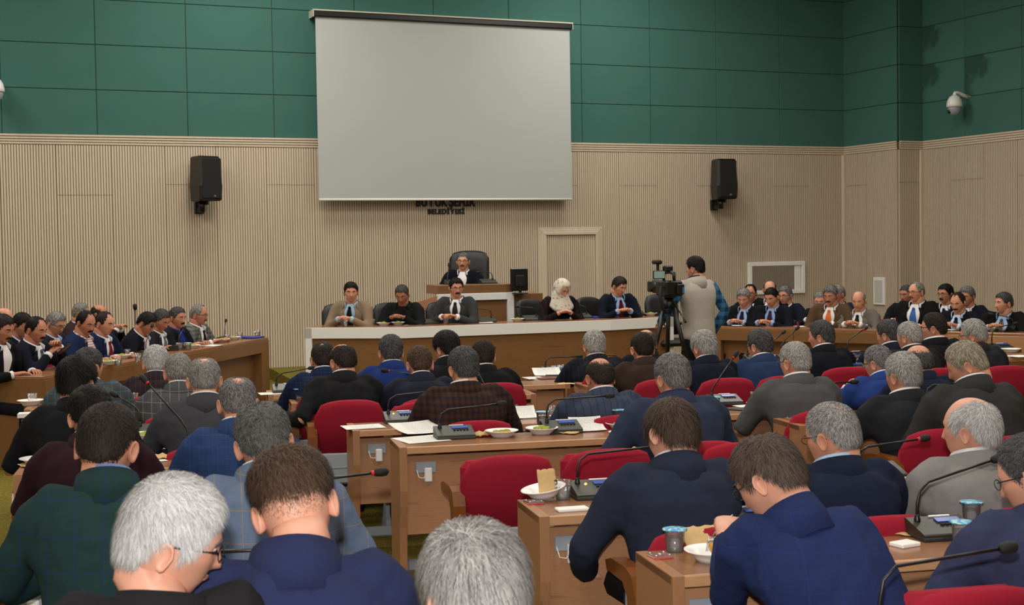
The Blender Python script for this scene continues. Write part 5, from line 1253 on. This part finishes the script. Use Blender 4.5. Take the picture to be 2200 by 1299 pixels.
paper('R6', 2190, 765, 'white paper at the far right picture edge', .2, .2, .2, mat=M_PAPER)
# --- left block
paper('L1', 30, 1200, 'loose printed paper beside the dark green jacket', .2, .2, -.1)
plate('L1', 45, 1184, 'clear desk plate behind the loose paper at lower left')
bowl('L1', 84, 1168, 'white bowl half hidden by the dark green jacket', 0)
bowl('L2', 84, 999, 'white bowl beside the maroon sleeve', 0)
bag('L2', 66, 1002, 'folded paper over the bowl beside the maroon sleeve', .10, .08, .03, .5, 11)
box_item('L4', 60, 896, 'paper_stack', 'white paper pack on the left desk end', 'paper', .12, .09, .03, M_PAPER)
bowl('L5', 66, 870, 'white bowl holding an empty cup at the left', 0)
cup('L5', 70, 868, 'empty clear cup standing in the left bowl', False, False)
paper('L3', 340, 962, 'papers in front of the charcoal jacket and bald crown', .2, .15, .2, mat=M_KRAFT)
bowl('L3', 316, 944, 'white bowl of pastry between maroon and charcoal jackets', 1)
bowl('L4', 284, 880, 'white bowl of pastry left of the windowpane-checked jacket', 1)
cup('L4', 287, 868, 'open cup left of the windowpane-checked jacket', False)
mic('L2', 440, 985, 'microphone unit with long neck crossing the charcoal jacket', 140, .20, .26, .12, red=True)
mic('L3', 330, 935, 'microphone with dark foam head beside the charcoal jacket', 150, .05, .14, .12)
bag('L2', 345, 985, 'brown paper bag right of the maroon jacket', .16, .09, .03, .1, 12)
paper('L2', 335, 990, 'white napkin sheet beside the maroon elbow', .1, .08, .3, mat=M_PAPER)
mic('L1', *dpix('L1', 1.06, .24), 'microphone with red ring pointing at the aisle, lower centre', 3, .02, .34, .14, red=True)
mic('L0', *dpix('L0', .74, .28), 'microphone tip in front of the glasses of the white-haired man', 178, .0, .24, .27)
# --- front desk
for i, (px, py, az, fl_, lb) in enumerate(((768, 698, 20, False, 'front desk microphone before the beige jacket'), (922, 696, 170, True, 'front desk microphone right of the black sweater'), (1045, 692, 165, True, 'front desk microphone right of the grey suit with glasses'), (1142, 688, 176, True, 'front desk microphone left of the headscarf'), (1250, 683, 140, True, 'front desk microphone right of the headscarf'), (1366, 677, 120, True, 'front desk microphone right of the burgundy sweater'))):
    mic('F', px, py, lb, az, .02, .22, .10, rz=FANG, flip=fl_, det=False)
for px, py, lb in ((825, 699, 'left bowl before the black sweater'), (855, 698, 'right bowl before the black sweater'), (1112, 690, 'bowl left of the headscarf'), (1170, 687, 'bowl before the headscarf'), (1398, 678, 'bowl at the right end of the front desk')): bowl('F', px, py, lb, 1, 0, .95)
for px, py, lb in ((742, 700, 'small glass before the beige jacket'), (800, 699, 'glass right of the beige jacket'), (958, 696, 'glass before the grey suit with glasses'), (998, 694, 'second glass before the grey suit with glasses'), (1193, 686, 'glass before the headscarf'), (1334, 680, 'glass before the burgundy sweater')): cup('F', px, py, lb, False)
paper('F', 1030, 693, 'papers on the front desk before the grey suit with glasses', .3, .2, .1, .2, mat=M_PAPER); paper('F', 885, 698, 'white papers right of the black sweater', .2, .12, .1, mat=M_PAPER); paper('F', 1212, 686, 'paper under the hands of the headscarf', .22, .12, .1, mat=M_PAPER)
box_item('F', 1296, 682, 'document_folder', 'blue folder on the front desk before the burgundy sweater', 'folder', .34, .22, .02, M_BLUEF, .2)
# podium microphones
TOPZ['POD'] = zpt + .11
PM = Matrix.Translation(pd.location) @ Matrix.Rotation(FANG, 4, 'Z')
mic('POD', 0, 0, 'podium microphone curving right of the speaker', 170, .0, .16, .10, rz=FANG, flip=True, det=False, loc=PM @ Vector((Wp - .25, .30, h_pod))); mic('POD', 0, 0, 'podium microphone raised before the speaker', 60, .10, .10, .08, rz=FANG, det=False, loc=PM @ Vector((.30, .30, h_pod)))
# --- left side table
for px, py, lb in ((232, 783, 'left table bowl before the red-checked shirt'), (262, 770, 'left table bowl right of the red striped tie'), (412, 748, 'left table bowl before the royal blue shirt'), (476, 735, 'left table bowl before the grey checked jacket'), (500, 730, 'left table bowl nearest the table end')): bowl('SL', px, py, lb, 1)
for px, py, lb, ld in ((254, 786, 'left table glass between the two near bowls', False), (297, 776, 'left table glass left of the white hair', False), (386, 752, 'left table glass before the bowed man', False), (404, 752, 'blue-lidded cup on the left table', True), (489, 733, 'left table glass before the table end bowl', False), (515, 728, 'left table glass near the folder', False), (553, 722, 'glass at the far end of the left table', False)): cup('SL', px, py, lb, ld)
tea('SL', 274, 768, 'glass of red tea on the left table')
box_item('SL', 530, 726, 'document_folder', 'blue folder near the far end of the left table', 'folder', .22, .35, .02, M_BLUEF, .9)
paper('SL', 446, 742, 'white paper on the left table', .2, .3, .9, mat=M_PAPER)
mic('SL', 372, 752, 'left table microphone before the bowed man', 190, .06, .2, .1, rz=YL, det=False); mic('SL', 472, 733, 'left table microphone before the grey checked jacket', 200, .06, .18, .1, rz=YL, det=False); mic('SL', 300, 765, 'left table microphone before the red striped tie', 190, .12, .2, .1, rz=YL, det=False)
bowl('SL2', 12, 770, 'bowl of pastry at the left picture edge', 1)
zz = along(290, LA_, LB2, LOFF * 1.5); q = P(290, 655, zz)
s = thing('microphone_stand', 'thin upright microphone on a stand behind the left table', 'microphone', (q.x, q.y, 0))
mb = MB(); mb.lathe([(.01, 0), (.13, 0), (.13, .012), (.02, .03), (.012, .05)], 16); mb.build('base', M_BLACK, s)
mb = MB(); mb.tube([(0, 0, .03), (0, 0, q.z - .03)], .007, 8); mb.build('pole', M_BLACK, s); mb = MB(); mb.tube([(0, 0, q.z - .06), (0, 0, q.z - .04), (0, 0, q.z), (0, 0, q.z + .015)], [.012, .024, .026, .01], 10); mb.build('foam_head', M_BLACKM, s)
# --- right side table
YRr = math.atan2((RM_ - RA_).y, (RM_ - RA_).x)
for px, py, lb in ((1655, 699, 'right table bowl before the purple tie'), (1806, 703, 'right table bowl before the orange tie'), (1848, 704, 'right table bowl before the bald man in light grey'), (2128, 711, 'right table bowl beside the striped tie')): bowl('SR', px, py, lb, 1)
for px, py, lb in ((1553, 698, 'right table glass beside the cameraman'), (1655, 695, 'right table glass before the purple tie'), (1828, 702, 'right table glass between two bowls'), (2053, 708, 'right table glass before the dark tie')): cup('SR', px, py, lb, False)
for px, py, lb in ((1690, 698, 'right table microphone beside the purple tie'), (1875, 703, 'right table microphone right of the bald man in light grey'), (2160, 711, 'right table microphone before the striped tie')): mic('SR', px, py, lb, 172, .03, .22, .1, rz=YRr, flip=True, det=False)
for px, py, lb in ((1585, 699, 'paper before the reading man in blue shirt'), (1620, 699, 'second paper right of the reading man'), (1728, 701, 'paper left of the orange tie'), (2030, 708, 'paper before the dark tie')): paper('SR', px, py, lb, .2, .2, 0, mat=M_PAPER)
# --- held things
def handpos(k, i, dx=0, dy=0, dz=0):
    sh, root, yaw, c7 = PEOPLE[k]; return root + Matrix.Rotation(yaw, 3, 'Z') @ (Vector(i) + Vector((dx, dy, dz)))
q = handpos('SA', (.06, .46, .97)); mb = MB(); mb.box(-.037, .037, -.005, .005, -.075, .075, .004); o = mb.build('mobile_phone', [M_BLACK]); o.location = q; o.rotation_euler = (R(-52), 0, YL); tag(o, 'black phone held by the moustached man at the left table', 'phone')
s = thing('fork', 'steel fork with a pastry bite in the eating hand', 'fork', P(1549, 1142, 4.6), ROWA); mb = MB(); mb.tube([(.03, -.03, .06), (.0, .01, .02), (-.02, .03, -.02)], [.003, .0035, .003], 6); mb.build('handle', M_STEEL, s)
mb = MB(); [mb.tube([(-.02 + d, .03, -.02), (-.026 + d, .038, -.045), (-.03 + d, .042, -.075)], .0016, 5) for d in (-.008, -.003, .003, .008)]; mb.build('tines', M_STEEL, s)
o = link('pastry', BW['past']); o.location = P(1529, 1184, 4.6); o.rotation_euler = (.3, .9, .4); tag(o, 'pastry bite on the fork above the eaten bowl', 'pastry')
crumple('paper_bag', 'brown paper held by the bald-crowned man', 'paper bag', handpos('CB', (-.46, .28, .70)), .12, .10, .04, M_KRAFT, .4, 21, .03)
# --- video camera on tripod
zc = 13.75; g = P(1437, 636, zc); tr = thing('camera_tripod', 'black tripod carrying the video camera beside the cameraman', 'tripod', (g.x, g.y, 0), PSI * -1); Ht = g.z
mb = MB(); mb.lathe([(.05, Ht - .12), (.06, Ht - .1), (.06, Ht - .05), (.045, Ht - .04), (.045, Ht)], 14); mb.box(-.06, .06, -.08, .08, Ht - .012, Ht, .004); mb.build('fluid_head', M_BLACK, tr)
for a in (200, 330, 90):
    d = Vector((math.cos(R(a)), math.sin(R(a)), 0)); mb = MB(); mb.tube([d * .05 + Vector((0, 0, Ht - .1)), d * .20 + Vector((0, 0, .62))], .022, 8); mb.tube([d * .19 + Vector((0, 0, .66)), d * .345 + Vector((0, 0, .03))], .015, 8, 1); l_ = mb.build('leg', [M_BLACK, M_GREY if a == 330 else M_BLACK], tr)
    mb = MB(); mb.ell(d * .35 + Vector((0, 0, .022)), .028, .028, .022, 8, 6); mb.build('foot', M_BLACKM, l_)
mb = MB(); [mb.tube([Vector((0, 0, .52)), Vector((math.cos(R(a)) * .22, math.sin(R(a)) * .22, .55))], .009, 6) for a in (200, 330, 90)]; mb.tube([(0, 0, .5), (0, 0, .75)], .014, 8); mb.build('spreader', M_BLACK, tr)
mb = MB(); mb.tube([(.03, -.04, Ht - .06), (.10, -.25, Ht - .18), (.12, -.34, Ht - .24)], [.008, .008, .012], 8); mb.build('pan_handle', M_BLACK, tr)
vc = thing('video_camera', 'black professional video camera with flip-out screen on the tripod', 'camera', (g.x, g.y, Ht + .001), PSI * -1 + R(18))
mb = MB(); mb.box(-.085, .10, -.12, .14, .0, .155, .018); mb.build('body', M_BLACK, vc)
mb = MB(); mb.tube([(-.02, .13, .09), (-.02, .20, .09), (-.02, .28, .09)], [.052, .058, .07], 16); mb.box(-.085, .045, .26, .34, .035, .145, .01); mb.build('lens', M_BLACK, vc)
mb = MB(); mb.tube([(.0, .12, .15), (.0, .11, .23), (.0, -.02, .24), (.0, -.12, .225), (.0, -.13, .15)], [.016, .02, .02, .02, .016], 8); mb.build('carry_handle', M_BLACK, vc)
mb = MB(); mb.box(-.17, -.045, -.02, .0, .17, .255, .004); sc1 = mb.build('flip_screen', M_BLACK, vc); t = NT('lcd_picture'); t.set(color=srgb(120, 140, 130), rough=.2); t.b.inputs['Emission Color'].default_value = srgb(120, 140, 130); t.b.inputs['Emission Strength'].default_value = .35
mb = MB(); mb.box(-.165, -.05, -.0215, -.02, .178, .247); mb.build('screen_picture', t.mat, sc1)
mb = MB(); mb.box(-.05, .03, -.05, .04, .24, .30, .012); mb.build('viewfinder', M_BLACK, vc); mb = MB(); mb.tube([(-.08, .02, .335), (-.08, .18, .335)], .022, 12); mb.box(-.09, -.07, .06, .1, .24, .33, .003); mb.build('shotgun_microphone', M_BLACKM, vc)
mb = MB(); mb.box(.02, .095, -.165, -.12, .02, .12, .008); b_ = mb.build('battery', M_BLACK, vc); mb = MB(); mb.box(.07, .088, -.168, -.165, .03, .09); mb.build('blue_sticker', plain('blue_sticker', srgb(40, 110, 170), .4), b_)
mb = MB(); mb.tube([(-.10, -.05, .10), (-.13, -.08, .0), (-.11, -.10, -.12), (-.06, -.08, -.16)], [.014, .02, .02, .014], 8); mb.build('hand_strap', M_BLACKM, vc)
